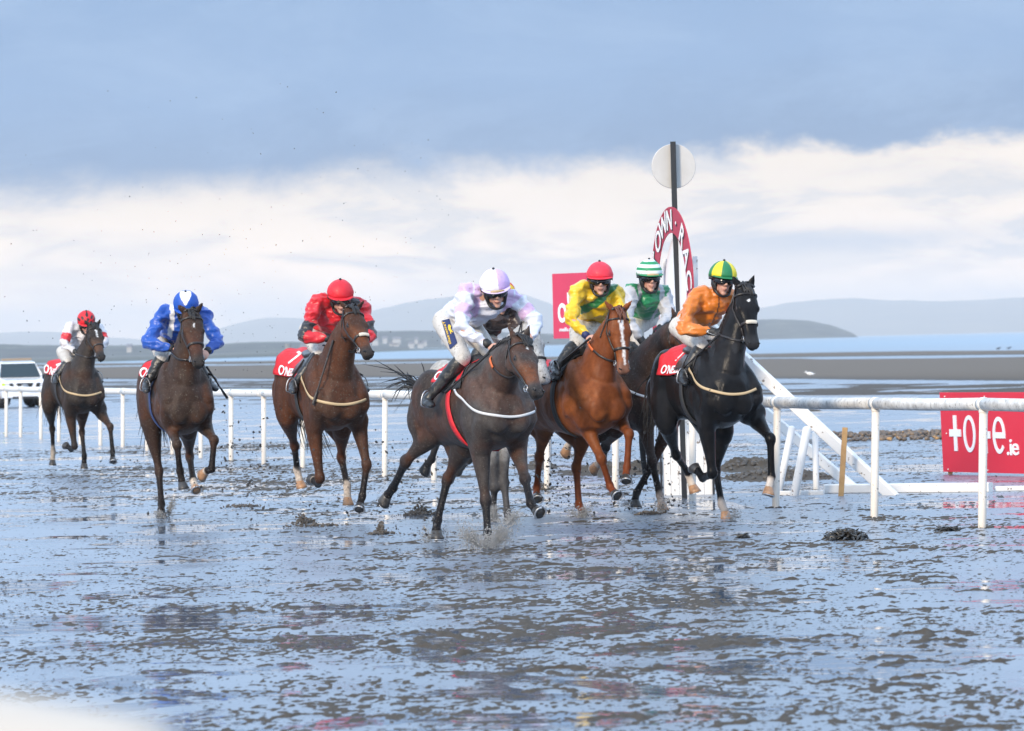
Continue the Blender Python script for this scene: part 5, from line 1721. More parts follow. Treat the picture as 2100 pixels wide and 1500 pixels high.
    for i in range(13):      # dark balaclava collar round the back and sides of the face
        a = R(62 + (298 - 62) * i / 12); ca, sa = math.cos(a), math.sin(a)
        inn = [Hh(sa * .070, ca * .085 - .005, .03), Hh(sa * .094, ca * .108 - .008, .03), Hh(sa * .089, ca * .094 - .004, -.045), Hh(sa * .068, ca * .068 + .012, -.100), Hh(sa * .052, ca * .05 + .012, -.105), Hh(sa * .066, ca * .070, -.045)]
        rr.append(inn)
    g.rings(rr); g.obj('face_padding', M['black'], t)
    g = Geo(); g.tube([Hh(-.072, .02, -.062), Hh(-.050, .050, -.108), Hh(0, .058, -.126), Hh(.050, .050, -.108), Hh(.072, .02, -.062)], .012, .006, n=8, hint=(0, 0, 1)); g.obj('chin_strap', M['black'], t)
    if D.get('goggles', True):
        g = Geo(); rr = []
        gz = D.get('gz', -.004)
        for i in range(21):
            a = R(-74 + 148 * i / 20); ca, sa = math.cos(a), math.sin(a)
            rx, ry = .083, .104
            hgt = .027 * (1 - .35 * math.exp(-(sa / .16) ** 2)) * (1 - .3 * abs(sa) ** 6); zz = gz + .006 * math.exp(-(sa / .16) ** 2)
            o1 = Hh(sa * rx * 1.04, ca * ry, zz - hgt); o2 = Hh(sa * (rx + .009), ca * (ry + .012), zz - hgt * .6)
            o3 = Hh(sa * (rx + .010), ca * (ry + .014), zz + hgt * .6); o4 = Hh(sa * rx * 1.04, ca * ry, zz + hgt)
            rr.append([o1, o2, o3, o4])
        g.rings(rr); g.obj('goggles', M['goggle'], t)
        g = Geo(); rr = []
        for i in range(21):
            a = R(70 + 220 * i / 20); ca, sa = math.cos(a), math.sin(a)
            rr.append([Hh(sa * .106, ca * .122 - .012, z) for z in (.000, .022)] + [Hh(sa * .109, ca * .126 - .012, z) for z in (.022, .000)])
        g.rings(rr); g.obj('goggle_strap', M['black'], t)
    if D.get('spare'):      # pushed-up second pair on the rim
        g = Geo(); g.tube([Hh(-.05, .128, .034), Hh(0, .140, .036), Hh(.05, .128, .034)], [.008, .012, .008], [.004, .006, .004], n=10, hint=hu); g.obj('rim_badge', M['strap_tan'], t)
    # ---- cuffs and gloves
    for s_, el, wr in ((-1, eA, wA), (1, eB, wB)):
        g = Geo(); g.tube([el.lerp(wr, .86), el.lerp(wr, .99)], [.040, .036], sub=1, n=16); g.obj('cuff', M[D.get('cuffm', 'black')], t)
    if D.get('gloves'):
        g = Geo()
        for s_, el, wr in ((-1, eA, wA), (1, eB, wB)):
            d = (wr - el).normalized(); d = (d * .6 + f * .55 + Vector((0, 0, -.25))).normalized()
            pn = (Vector((0, 0, -1)) * .7 + l * (-s_) * .6); gg = Geo()
            hand_geo(gg, wr + d * .005, d, pn, s_)
            gg.tube([el.lerp(wr, .88), wr + d * .03], [.036, .034], sub=1, n=12)
            V, F, N = fuse(gg, .006, 1, .4); V = V + N * .0035
            mk('glove', V, F, M['glove'], t)
            if s_ == -1: j.glove = BVHTree.FromPolygons([tuple(v) for v in V], [tuple(int(x) for x in q) for q in F])
    j.hands = hands; j.hipA, j.hipB, j.kA, j.kB, j.at, j.pel = hipA, hipB, kA, kB, at, pel
    if D.get('chk'):
        print('JOCKEY', D['label'][:30], 'torso %.2f' % sp.length, 'sh %.2f' % (sB - sA).length, 'uA %.2f' % (eA - sA).length, 'fA %.2f' % (wA - eA).length, 'uB %.2f' % (eB - sB).length, 'fB %.2f' % (wB - eB).length, 'th %.2f' % (kA - hipA).length, 'knee', [round(float((kA - h.O).dot(q)), 2) for q in (f, l)], 'ank', [round(float((aA - h.O).dot(q)), 2) for q in (f, l)], 'toe', [round(float((tA - h.O).dot(q)), 2) for q in (f, l)], 'shin %.2f' % (aA - kA).length)
    return j

def whip(h, pa, pb, label, s_=None):
    """whip lying against the horse between two seen points"""
    pts = []
    for k in range(5):
        px = pa[0] + (pb[0] - pa[0]) * k / 4; py = pa[1] + (pb[1] - pa[1]) * k / 4
        d = ray(px, py).normalized(); r = h.bvh.ray_cast(CP, d)
        pl = onplane(px, py, h.L(pa[2] + (pb[2] - pa[2]) * k / 4, 0, 0), h.f)
        pts.append(r[0] - d * .035 if r[0] is not None and (r[0] - CP).dot(d) < (pl - CP).dot(d) + .5 and (r[0] - pl).length < .6 else pl)
    q0, q1 = pts[0], pts[-1]
    near = min((p - q0.lerp(q1, k / 4)).dot(h.f) * -1 for k, p in enumerate(pts))
    push = max(0, max((CP - p).normalized().dot(p - q0.lerp(q1, k / 4)) for k, p in enumerate(pts)))
    tc_ = (CP - q0).normalized(); p0 = q0 + tc_ * push; p1 = q1 + tc_ * push
    d = (p1 - p0).normalized()
    t = thing('riding_whip', label, 'whip', p0)
    g = Geo(); g.tube([p0 - d * .06, p0 - d * .02, p0 + d * .1], [.012, .011, .010], n=8); g.obj('grip', M['glove'], t)
    g = Geo(); g.tube([p0 + d * .1, p0.lerp(p1, .5), p1 - d * .12], [.0095, .008, .007], n=8); g.obj('shaft', M['leather'], t)
    g = Geo(); g.tube([p1 - d * .13, p1 - d * .07, p1], [.010, .014, .014], [.006, .006, .006], n=8); g.obj('flap', M['leather'], t)

def solid(c): return np.array(c, float)
def paint(q, base):
    return np.repeat(solid(base)[None], len(q['x']), 0)
def put(col, mask, c):
    mask = np.clip(mask, 0, 1)[:, None]
    return col * (1 - mask) + solid(c) * mask

# ---- colours of the silks
def pat_white_pink(q):
    c = paint(q, (.60, .62, .70)); pk = (.54, .38, .58)
    tor = q['arm'] < 0
    c = put(c, tor * (np.abs(np.abs(q['x']) - .135) < .035) * (q['s'] < .16), pk)
    c = put(c, (q['arm'] > -.5) * (q['arm'] < .12), pk)
    c = put(c, (q['arm'] > .42) * (q['arm'] < .72), pk)
    return c
def cap_white_pink(q):
    c = paint(q, (.80, .79, .84)); return put(c, (q['x'] > .012) * (q['y'] > -.02) + (q['x'] < 0) * (q['y'] < -.02), (.55, .38, .66))
def pat_blue(q):
    c = paint(q, (.004, .068, .38)); tor = q['arm'] < 0
    return put(c, tor * (np.abs(np.abs(q['x']) - .125) < .022) * (q['s'] < .22) * (q['s'] > -.06), (.78, .78, .80))
def cap_blue(q):
    c = paint(q, (.004, .068, .38)); return put(c, (np.abs(q['x']) < (q['z'] - .045) * .85) * (q['y'] > -.03), (.80, .80, .82))
def pat_red(q):
    c = paint(q, (.58, .008, .018)); tor = q['arm'] < 0
    c = put(c, tor * (q['x'] > .0) * (q['d'] < .05), (.012, .010, .012))
    return put(c, (q['arm'] > .62) * (q['arm'] < 1.05), (.012, .010, .012))
def cap_red(q): return paint(q, (.60, .010, .022))
def pat_white_red(q):
    c = paint(q, (.62, .60, .62)); return put(c, (q['arm'] > .45) * (q['arm'] < .85), (.60, .012, .02))
def cap_spot(q):
    c = paint(q, (.62, .012, .02))
    for x, z in ((0, .10), (.06, .07), (-.055, .065), (.01, .055), (.095, .03), (-.095, .03), (-.02, .02), (.05, .02)):
        c = put(c, (np.hypot(q['x'] - x, q['z'] - z) < .017), (.012, .01, .012))
    return c
def pat_yellow(q):
    c = paint(q, (.72, .46, .008)); tor = (q['arm'] < .04)
    dg = (q['s'] - .14) - q['x'] * -.85
    return put(c, (q['arm'] < .2) * (np.abs(q['zz'] - q['x'] * .95 + .105) < .056) * (np.abs(q['x']) < .21), (.008, .14, .035))
def cap_red2(q): return paint(q, (.70, .025, .05))
def pat_green(q):
    c = paint(q, (.010, .20, .075)); si = (.42, .42, .44)
    c = put(c, (q['arm'] > .03), si)
    return put(c, (q['arm'] < 0) * (np.abs(np.abs(q['x']) - .12) < .022) * (q['s'] < .3), si)
def cap_green(q):
    c = paint(q, (.012, .24, .09)); b = ((q['z'] - .004) / .0245).astype(int)
    return put(c, (b % 2 == 0) * (q['z'] > .004), (.72, .76, .76))
def pat_orange(q):
    c = paint(q, (.60, .165, .012))
    return put(c, (q['arm'] < 0) * (np.abs(q['x'] - .01) < .006) * (q['d'] < 0), (.03, .02, .015))
def cap_quarter(q):
    c = paint(q, (.75, .60, .02)); a = np.arctan2(q['x'], q['y']); return put(c, (np.floor((a + .45) / (math.pi / 4)).astype(int) % 2 == 0), (.012, .17, .06))
def pat_dark(q): return paint(q, (.035, .02, .018))
def cap_redyel(q):
    c = paint(q, (.60, .02, .02)); a = np.arctan2(q['x'], q['y']); return put(c, (np.floor((a + .2) / (math.pi / 6)).astype(int) % 2 == 0), (.75, .50, .02))
ONLY = None

# ------------------------------------------------------------------ the field
SOCKW = (0.55, 0.47, 0.40)
HD = {}
HD['bay_front'] = dict(nm='H1', seed=1, s=251, psi=24, pitch=5, c0=(1038, 846), label='dark bay horse galloping in front, head turned, white star on its forehead',
    coat=(.036, .027, .024), points=(.007, .007, .009), dust=(.085, .079, .077), dustk=1.0, warm=(.10, .035, .015), face=(.16, .052, .018), pstart=.7, blaze=[(.17, .225, .006, .008)], blx=.012,
    nonose=1, poll=(1064, 702), muzzle=(1104, 815), earA=(1042, 669), earB=(1087, 665), hx=.30, neckL=.70, maneside=-1, mane=1,
    fA=dict(elbow=(985, 925), knee=(996, 1028), fet=(1000, 1094), hoof=(1001, 1117), sg=(-1, -1, -1), flat=1),
    fB=dict(elbow=(1060, 915), knee=(1077, 983), fet=(1088, 1032), hoof=(1106, 1056), sg=(-1, -1, -1)),
    hA=dict(spx=(893, 880), su=-.86, hock=(832, 947), fet=(806, 1001), hoof=(788, 1025), sg=(1, 1, 1)),
    hB=dict(spx=(955, 905), su=-.58, hock=(918, 982), fet=(897, 1068), hoof=(893, 1102), sg=(1, -1, -1), flat=1),
    tail=(-.5, -.45, .25), tspread=.24, tailL=.55, tailn=34,
    tack=dict(cloths=[('saddle_pad', -.44, .0, -66, 66, 'black_cloth', .012), ('saddlecloth', -.58, -.05, -50, 50, 'red_cloth', .022)], cl=(-.58, -.05), text=[("O'N", -.47, -40, .11, .022, 0)], girth='red_cloth', girth_w=.075, girth_slant=.26, girth_u=-.32, breast=('strap_white', .021), breast_z=1.16))
HD['bay_blue'] = dict(nm='H2', seed=2, s=210, psi=14, pitch=1, c0=(384, 832), label='dark bay horse under the blue jockey, faint star between its eyes',
    coat=(.040, .022, .016), points=(.011, .008, .008), dust=(.055, .040, .030), warm=(.095, .034, .015), face=(.07, .026, .015), pstart=.9, blaze=[(.24, .31, .006, .004)],
    poll=(391, 646), muzzle=(408, 753), earA=(369, 630), earB=(412, 627), hx=.06,
    fA=dict(elbow=(350, 868), knee=(363, 912), fet=(369, 966), hoof=(376, 1003), sg=(-1, 1, -1)),
    fB=dict(elbow=(416, 868), knee=(439, 903), fet=(434, 962), hoof=(415, 970), sg=(-1, 1, 1), fold=1, sock=2.45, sockc=SOCKW, pale=1),
    hA=dict(spx=(309, 866), su=-.78, hock=(326, 966), fet=(331, 1034), hoof=(330, 1057), sg=(1, -1, -1), flat=1),
    hB=dict(spx=(385, 872), su=-.55, hock=(389, 936), fet=(396, 984), hoof=(402, 1008), sg=(1, -1, -1), sock=2.1, sockc=SOCKW, pale=1),
    tail=(-.25, .0, -.8), tspread=.12, tailL=.8,
    tack=dict(cloths=[('saddlecloth', -.74, -.20, -56, 56, 'red_cloth', .014), ('saddle_pad', -.34, -.06, -58, 58, 'black_cloth', .024)], cl=(-.74, -.2), text=[("O'NEILLS", -.47, -50, .13, .012, 0)], girth='blue_strap', breast=None))
HD['bay_red'] = dict(nm='H3', seed=3, s=219, psi=18, pitch=0, c0=(697, 822), label='bright bay horse under the red jockey, fleece patch on its noseband',
    coat=(.066, .024, .012), points=(.010, .008, .008), dust=(.065, .042, .030), dustk=.6, warm=(.11, .036, .014), face=(.15, .050, .020), pstart=.85, fleece=1,
    poll=(720, 640), muzzle=(757, 733), earA=(697, 620), earB=(748, 616), hx=.22,
    fA=dict(elbow=(643, 876), knee=(656, 982), fet=(652, 992), hoof=(637, 980), sg=(-1, 1, 1), fold=1, sock=2.55, sockc=SOCKW),
    fB=dict(elbow=(735, 870), knee=(752, 954), fet=(743, 1018), hoof=(735, 1046), sg=(-1, -1, -1)),
    hA=dict(spx=(588, 850), su=-.80, hock=(604, 914), fet=(609, 962), hoof=(618, 1002), sg=(1, 1, -1), sock=1.85, sockc=SOCKW, pale=1),
    hB=dict(spx=(700, 868), su=-.55, hock=(700, 938), fet=(712, 996), hoof=(713, 1036), sg=(1, -1, -1), sock=1.95, sockc=SOCKW, pale=1),
    tail=(-.1, .25, -.75), tspread=.13, tailL=.9,
    tack=dict(cloths=[('saddlecloth', -.84, -.12, -68, 62, 'red_cloth', .014)], cl=(-.84, -.12), text=[("O'NEILLS", -.52, -60, .115, .012, 0), ("7", -.62, -32, .20, .012, 0)], girth='black_cloth', breast=('strap_tan', .026), breast_z=1.17))
HD['dark_far'] = dict(nm='H4', seed=4, s=149, psi=18, pitch=1, c0=(173, 806), label='dark mud-spattered horse last of the field at far left, white star',
    coat=(.026, .018, .015), points=(.007, .007, .008), dust=(.046, .042, .038), dustk=.7, warm=(.07, .03, .016), face=(.12, .06, .035), pstart=.9, blaze=[(.17, .27, .018, .008), (.27, .38, .006, .008)],
    poll=(191, 672), muzzle=(209, 738), earA=(177, 661), earB=(205, 656), hx=.15, voxel=.018,
    fA=dict(elbow=(144, 850), knee=(153, 916), fet=(146, 922), hoof=(134, 912), sg=(-1, 1, 1), fold=1),
    fB=dict(elbow=(205, 845), knee=(226, 875), fet=(231, 927), hoof=(231, 948), sg=(-1, -1, -1)),
    hA=dict(spx=(101, 832), su=-.80, hock=(107, 879), fet=(109, 926), hoof=(107, 955), sg=(1, 1, -1), sock=1.7, sockc=(.4, .34, .28)),
    hB=dict(spx=(168, 840), su=-.55, hock=(168, 886), fet=(173, 935), hoof=(172, 960), sg=(1, -1, -1)),
    tail=(-.3, .0, -.8), tspread=.12, tailL=.7,
    tack=dict(cloths=[('saddlecloth', -.80, -.26, -60, 60, 'red_cloth', .014)], cl=(-.8, -.26), text=[("O'NEILLS", -.55, -52, .13, .012, 0), ("4", -.55, -28, .26, .012, 0)], girth='black_cloth', breast=('strap_tan', .026), breast_z=1.17))
HD['chestnut'] = dict(nm='H5', seed=5, s=221, psi=26, pitch=5, c0=(1240, 826), mat='coat_clean', label='bright chestnut horse with a long white blaze under the yellow jockey',
    coat=(.18, .056, .019), points=(.15, .038, .012), dust=(.13, .032, .010), dustk=.6, warm=(.30, .095, .028), pstart=.8, blaze=[(.15, .30, .030, .018), (.30, .86, .014, .012)], muz=(.22, .13, .10), muzk=.7, hair='hair_red',
    poll=(1266, 641), muzzle=(1281, 769), earA=(1237, 616), earB=(1297, 616), hx=.10,
    fA=dict(elbow=(1200, 868), knee=(1233, 941), fet=(1251, 997), hoof=(1264, 1020), sg=(-1, 1, -1)),
    fB=dict(elbow=(1268, 858), knee=(1290, 890), fet=(1286, 958), hoof=(1282, 988), sg=(-1, 1, -1)),
    hA=dict(spx=(1118, 862), su=-.82, hock=(1106, 938), fet=(1101, 1000), hoof=(1100, 1026), sg=(1, 1, -1)),
    hB=dict(spx=(1200, 872), su=-.55, hock=(1182, 958), fet=(1187, 1036), hoof=(1198, 1056), sg=(1, -1, -1), flat=1),
    hindcol=1, tail=(-.5, -.2, -.6), tspread=.15,
    tack=dict(cloths=[('saddlecloth', -.80, -.24, -62, 62, 'red_cloth', .014), ('saddle_pad', -.52, -.05, -62, 62, 'black_cloth', .026)], cl=(-.8, -.24), text=[], girth='black_cloth', breast=None))
HD['brown'] = dict(nm='H6', seed=6, s=214, psi=34, pitch=3, c0=(1345, 818), label='muddy brown horse under the green jockey, half hidden between the chestnut and the black',
    coat=(.045, .021, .014), points=(.012, .010, .010), dust=(.040, .034, .030), dustk=.8, warm=(.13, .045, .025), pstart=.6,
    poll=(1392, 662), muzzle=(1432, 740), earA=(1376, 628), earB=(1410, 640), hx=.5, neckL=.78, face=(.20, .08, .035),
    fA=dict(elbow=(1322, 868), knee=(1337, 946), fet=(1353, 1016), hoof=(1359, 1042), sg=(-1, -1, -1), sock=1.9, sockc=(.3, .25, .22), pale=1, flat=1),
    fB=dict(elbow=(1378, 862), knee=(1336, 956), fet=(1306, 1010), hoof=(1300, 1036), sg=(1, 1, -1), flat=1),
    hA=dict(spx=(1225, 880), su=-.70, hock=(1196, 905), fet=(1172, 905), hoof=(1158, 926), sg=(1, 1, 1), sock=1.7, sockc=SOCKW, pale=1),
    hB=dict(spx=(1262, 868), su=-.55, hock=(1242, 915), fet=(1237, 945), hoof=(1218, 958), sg=(1, 1, 1), sock=2.3, sockc=SOCKW, pale=1),
    tack=dict(cloths=[('saddle_pad', -.50, -.06, -58, 58, 'black_cloth', .014)], cl=(-.6, -.1), text=[], girth='black_cloth', breast=('strap_white', .022), breast_z=1.20))
HD['black'] = dict(nm='H7', seed=7, s=228, psi=19, pitch=2, c0=(1500, 812), mat='coat_dark', label='glossy black horse with pale hooves under the orange jockey, nearest the winning post',
    coat=(.0075, .0075, .0085), points=(.006, .006, .007), dust=(.012, .012, .013), dustk=.5, warm=(.020, .019, .020), muz=(.03, .03, .032), blaze=[(.215, .265, .012, .010)], fleece=1, blx=.004,
    poll=(1526, 594), muzzle=(1545, 716), earA=(1500, 566), earB=(1547, 562), hx=.10,
    fA=dict(elbow=(1448, 872), knee=(1461, 972), fet=(1441, 980), hoof=(1424, 957), sg=(-1, 1, 1), fold=1),
    fB=dict(elbow=(1548, 856), knee=(1580, 900), fet=(1582, 978), hoof=(1574, 1014), sg=(-1, 1, -1), sock=2.1, sockc=SOCKW, pale=1),
    hA=dict(spx=(1366, 862), su=-.80, hock=(1386, 932), fet=(1412, 972), hoof=(1424, 1010), sg=(1, 1, -1), sock=2.0, sockc=SOCKW, pale=1),
    hB=dict(spx=(1480, 880), su=-.50, hock=(1468, 966), fet=(1480, 1034), hoof=(1491, 1060), sg=(1, -1, -1), sock=1.9, sockc=(.3, .27, .25), pale=1, flat=1),
    tail=(-.3, -.1, -.7), tspread=.12,
    tack=dict(cloths=[('saddlecloth', -.74, -.10, -70, 66, 'red_cloth', .014)], cl=(-.74, -.10), text=[("O'NEILLS", -.46, -61, .115, .012, 0), ("1", -.50, -33, .16, .012, 0)], girth='black_cloth', breast=('strap_tan', .024), breast_z=1.22))
HD['grey'] = dict(nm='H8', seed=8, s=222, psi=25, pitch=3, c0=(1050, 826), label='pale grey horse mostly hidden behind the leading dark bay',
    coat=(.50, .49, .47), points=(.055, .052, .052), dust=(.30, .29, .28), dustk=.6, warm=(.42, .41, .40), muz=(.28, .26, .25), muzk=.6, pstart=.1, hair='hair_grey',
    poll=(1084, 668), muzzle=(1119, 787), earA=(1066, 645), earB=(1100, 650), hx=.45, neckL=.70, muzside=1,
    fA=dict(elbow=(1005, 890), knee=(1014, 1000), fet=(1011, 1046), hoof=(1014, 1064), sg=(-1, 1, -1), flat=1),
    fB=dict(elbow=(1032, 900), knee=(1034, 992), fet=(1040, 1050), hoof=(1043, 1070), sg=(-1, -1, -1), flat=1),
    hA=dict(spx=(925, 872), su=-.75, hock=(899, 900), fet=(885, 942), hoof=(871, 961), sg=(1, 1, 1)),
    hB=dict(spx=(985, 890), su=-.60, hock=(960, 940), fet=(940, 968), hoof=(922, 975), sg=(1, 1, 1)),
    tack=dict(cloths=[('saddle_pad', -.50, -.06, -58, 58, 'black_cloth', .014)], cl=(-.6, -.1), text=[], girth='black_cloth', breast=None))

JD = {}
JD['bay_front'] = dict(seed=1, label='person in a white and lilac jersey and cap crouched on the leading dark bay', pattern=pat_white_pink, cap=cap_white_pink, peak=(.62, .50, .75), spare=1,
    pelvis=(930, 656, -.62), shA=(958, 600, -.14), shB=(1056, 616, -.08), head=(1014, 574, .08), yaw=8, down=20, roll=-6,
    elA=(944, 672, .02), haA=(1003, 708, .16), elB=(1099, 658, .02), haB=(1082, 706, .20), knA=(950, 733, -.14), anA=(880, 815, -.36, -.36), toA=(903, 868, -.26, -.38))
JD['bay_blue'] = dict(seed=2, label='person in a royal blue jersey with white shoulder flashes and blue and white cap', pattern=pat_blue, cap=cap_blue, peak=(.004, .068, .38),
    pelvis=(345, 694, -.62), shA=(336, 644, -.14), shB=(416, 645, -.14), head=(381, 616, .06), yaw=2, down=30, elA=(302, 703, -.02), haA=(354, 715, .12), elB=(448, 702, -.02), haB=(424, 721, .14), knA=(332, 733, -.14), anA=(304, 782, -.36, -.36), toA=(298, 812, -.26, -.38), cuffm='black')
JD['bay_red'] = dict(seed=3, label='person in a red jersey with black panel and armbands and a plain red cap', pattern=pat_red, cap=cap_red, peak=(.60, .010, .022),
    pelvis=(652, 676, -.62), shA=(652, 620, -.14), shB=(740, 630, -.14), head=(698, 593, .04), yaw=6, down=18, elA=(624, 692, -.02), haA=(676, 694, .10), elB=(762, 688, .0), haB=(735, 706, .14), knA=(656, 726, -.14), anA=(606, 785, -.36, -.36), toA=(594, 815, -.26, -.38))
JD['dark_far'] = dict(seed=4, label='person in a white jersey with red armbands and a red cap with black spots', pattern=pat_white_red, cap=cap_spot, peak=(.62, .012, .02),
    pelvis=(143, 722, -.62), shA=(145, 672, -.14), shB=(204, 677, -.14), head=(177, 651, .04), yaw=10, down=26, elA=(130, 707, -.02), haA=(155, 722, .10), elB=(214, 702, -.02), haB=(195, 724, .14), knA=(140, 742, -.14), anA=(118, 772, -.36, -.36), toA=(112, 792, -.26, -.38), gloves=1)
JD['chestnut'] = dict(seed=5, label='person in a yellow jersey with a green sash and a bright red cap', pattern=pat_yellow, cap=cap_red2, peak=(.70, .025, .05), cuffm='navy',
    pelvis=(1210, 662, -.55), shA=(1186, 594, -.12), shB=(1260, 600, -.12), head=(1230, 556, .02), yaw=3, down=6, elA=(1170, 655, .0), haA=(1204, 690, .16), elB=(1280, 655, .0), haB=(1262, 692, .18), knA=(1182, 704, -.14), anA=(1142, 752, -.36, -.36), toA=(1130, 780, -.26, -.38))
JD['brown'] = dict(seed=6, label='person in a green jersey with silver sleeves and a green and white hooped cap', pattern=pat_green, cap=cap_green, peak=(.012, .24, .09), gloves=1, spare=1,
    pelvis=(1318, 650, -.50), shA=(1297, 597, -.10), shB=(1361, 601, -.06), head=(1332, 551, .04), yaw=12, down=5, elA=(1283, 650, .02), haA=(1318, 702, .14), elB=(1372, 648, .05), haB=(1352, 676, .2), knA=(1305, 705, -.14), anA=(1270, 750, -.36, -.36), toA=(1262, 775, -.26, -.38))
JD['black'] = dict(seed=7, label='person in an orange jersey with a yellow and green quartered cap and black gloves', pattern=pat_orange, cap=cap_quarter, peak=(.012, .17, .06), gloves=1,
    pelvis=(1410, 668, -.58), shA=(1430, 606, -.14), shB=(1498, 612, -.14), head=(1484, 555, .02), yaw=16, down=6, roll=6, elA=(1399, 676, -.02), haA=(1462, 680, .12), elB=(1535, 670, .0), haB=(1520, 692, .16), knA=(1440, 712, -.14), anA=(1404, 765, -.36, -.36), toA=(1398, 806, -.26, -.38))
JD['grey'] = dict(seed=8, label='person in a dark jersey and red and yellow cap hidden behind the leading jockey', pattern=pat_dark, cap=cap_redyel, peak=(.6, .02, .02),
    pelvis=(975, 672, -.60), shA=(985, 636, -.14), shB=(1052, 640, -.12), head=(1031, 596, .04), yaw=8, down=38, elA=(975, 690, .0), haA=(1030, 712, .2), elB=(1068, 690, .02), haB=(1066, 710, .24), knA=(990, 712, -.14), anA=(955, 770, -.36, -.36), toA=(948, 800, -.26, -.38))

ORDER = ['bay_front', 'bay_blue', 'bay_red', 'dark_far', 'chestnut', 'brown', 'black', 'grey']
HH, JJ = {}, {}
for k in ORDER:
    if ONLY and k not in ONLY: continue
    h = make_horse(HD[k]); tack(h)
    JD[k]['chk'] = 1
    j = make_jockey(h, JD[k])
    reins(h, j.hands[0], j.hands[1], {'bay_front': 'orange', 'bay_red': 'orange', 'chestnut': 'orange'}.get(k))
    HH[k], JJ[k] = h, j
if not ONLY:
    whip(HH['bay_front'], (992, 734, .1), (913, 806, -.25), 'black riding whip lying along the shoulder of the leading dark bay')
    whip(HH['bay_blue'], (430, 762, .1), (466, 817, -.05), 'black riding whip hanging beside the blue jockey')
    whip(HH['bay_red'], (679, 712, .16), (642, 830, .28), 'black riding whip pointing down the shoulder of the bright bay')
    whip(HH['chestnut'], (1203, 700, .2), (1121, 768, -.25), 'black riding whip slanting back across the saddle of the chestnut')
    whip(HH['black'], (1468, 693, .15), (1386, 770, -.22), 'black riding whip slanting over the red cloth of the black horse')

def stick(bvh, corners, V, F, mt, parent, name, off):
    """print on cloth: u, v in 0..1 inside the four corners, cast on to the surface"""
    W = []
    for x, y, z in V:
        px = (corners[0][0] * (1 - x) + corners[1][0] * x) * (1 - y) + (corners[3][0] * (1 - x) + corners[2][0] * x) * y
        py = (corners[0][1] * (1 - x) + corners[1][1] * x) * (1 - y) + (corners[3][1] * (1 - x) + corners[2][1] * x) * y
        d = ray(px, py).normalized(); r = bvh.ray_cast(CP, d)
        if r[0] is None:
            q = bvh.find_nearest(CP + d * 40.3); r = (q[0], q[1])
        W.append(tuple(r[0] + r[1] * (off + z)))
    return mk(name, W, F, mt, parent)
if 'bay_front' in JJ:
    jj = JJ['bay_front']; cn = [(906, 659), (921, 655), (938, 705), (924, 717)]
    g = Geo(); n_ = 10
    g.grid(np.array([[(a / n_, b / n_, 0) for a in range(n_ + 1)] for b in range(n_ + 1)]))
    stick(jj.breech, cn, g.V, g.F, M['navy'], jj.t, 'sponsor_patch', .006)
    V, F = text_geo('Tattersalls', .2, 0); V = V - V.mean(0); V = V / (np.abs(V[:, 0]).max() * 2)
    V = np.stack([.28 - V[:, 1] * 1.9, .5 + V[:, 0] * .92, V[:, 2] * 0], 1)
    stick(jj.breech, cn, V, F, M['yellow'], jj.t, 'patch_lettering', .009)
    em = [(.55, .30), (.68, .22), (.85, .24), (.92, .32), (.80, .36), (.84, .44), (.92, .52), (.88, .56), (.72, .50), (.66, .58), (.58, .56), (.60, .46), (.52, .40)]
    stick(jj.breech, cn, np.array([(a, b, 0) for a, b in em]), [tuple(range(len(em)))], M['yellow'], jj.t, 'patch_emblem', .009)
if 'black' in JJ:
    jj = JJ['black']
    V, F = text_geo('TAK', .2, 0); V = V - V.mean(0); V = V / (np.abs(V[:, 0]).max() * 2)
    stick(jj.glove, [(1441, 676), (1455, 676), (1455, 684), (1441, 684)], np.stack([.5 + V[:, 0], .5 - V[:, 1] * 1.6, V[:, 2] * 0], 1), F, M['white_print'], jj.t, 'glove_lettering', .003)

# ------------------------------------------------------------------ thrown mud and splashes
def specks(name, items, mt, label):
    """items: (centre, radius, stretch vector)"""
    g = Geo()
    for c, r, s in items:
        a = Vector((random.gauss(0, 1), random.gauss(0, 1), random.gauss(0, 1))).normalized()
        b = a.cross(Vector((.3, .5, .8))).normalized(); d = a.cross(b)
        a, b, d = a * r * random.uniform(.7, 1.8), b * r, d * r * random.uniform(.5, 1)
        c = Vector(c)
        g.add([tuple(c + a), tuple(c - a), tuple(c + b), tuple(c - b), tuple(c + d), tuple(c - d)],
              [(0, 2, 4), (2, 1, 4), (1, 3, 4), (3, 0, 4), (2, 0, 5), (1, 2, 5), (3, 1, 5), (0, 3, 5)])
    o = g.obj(name, mt, smooth=False)
    return tag(o, label, kind='stuff')
M['fly'] = mat('flying_wet_mud', (0.035, 0.030, 0.026), 0.4)
M['spray'] = mat('splashing_water', (0.62, 0.60, 0.57), 0.15)
_b = M['spray'].node_tree.nodes['Principled BSDF']; _b.inputs['Transmission Weight'].default_value = 0.55; _b.inputs['IOR'].default_value = 1.33
random.seed(21)
it = []
# fine mud hanging in the air over the left and middle of the field
for i in range(900):
    px = random.choice((random.gauss(420, 190), random.gauss(700, 260), random.uniform(20, 1300)))
    py = 1000 - abs(random.gauss(0, 330)) * (1 if px < 1000 else .45)
    if py < 120: continue
    it.append((PY(px, py, random.uniform(41, 58)), random.choice((.0025, .0035, .005, .0065)), None))
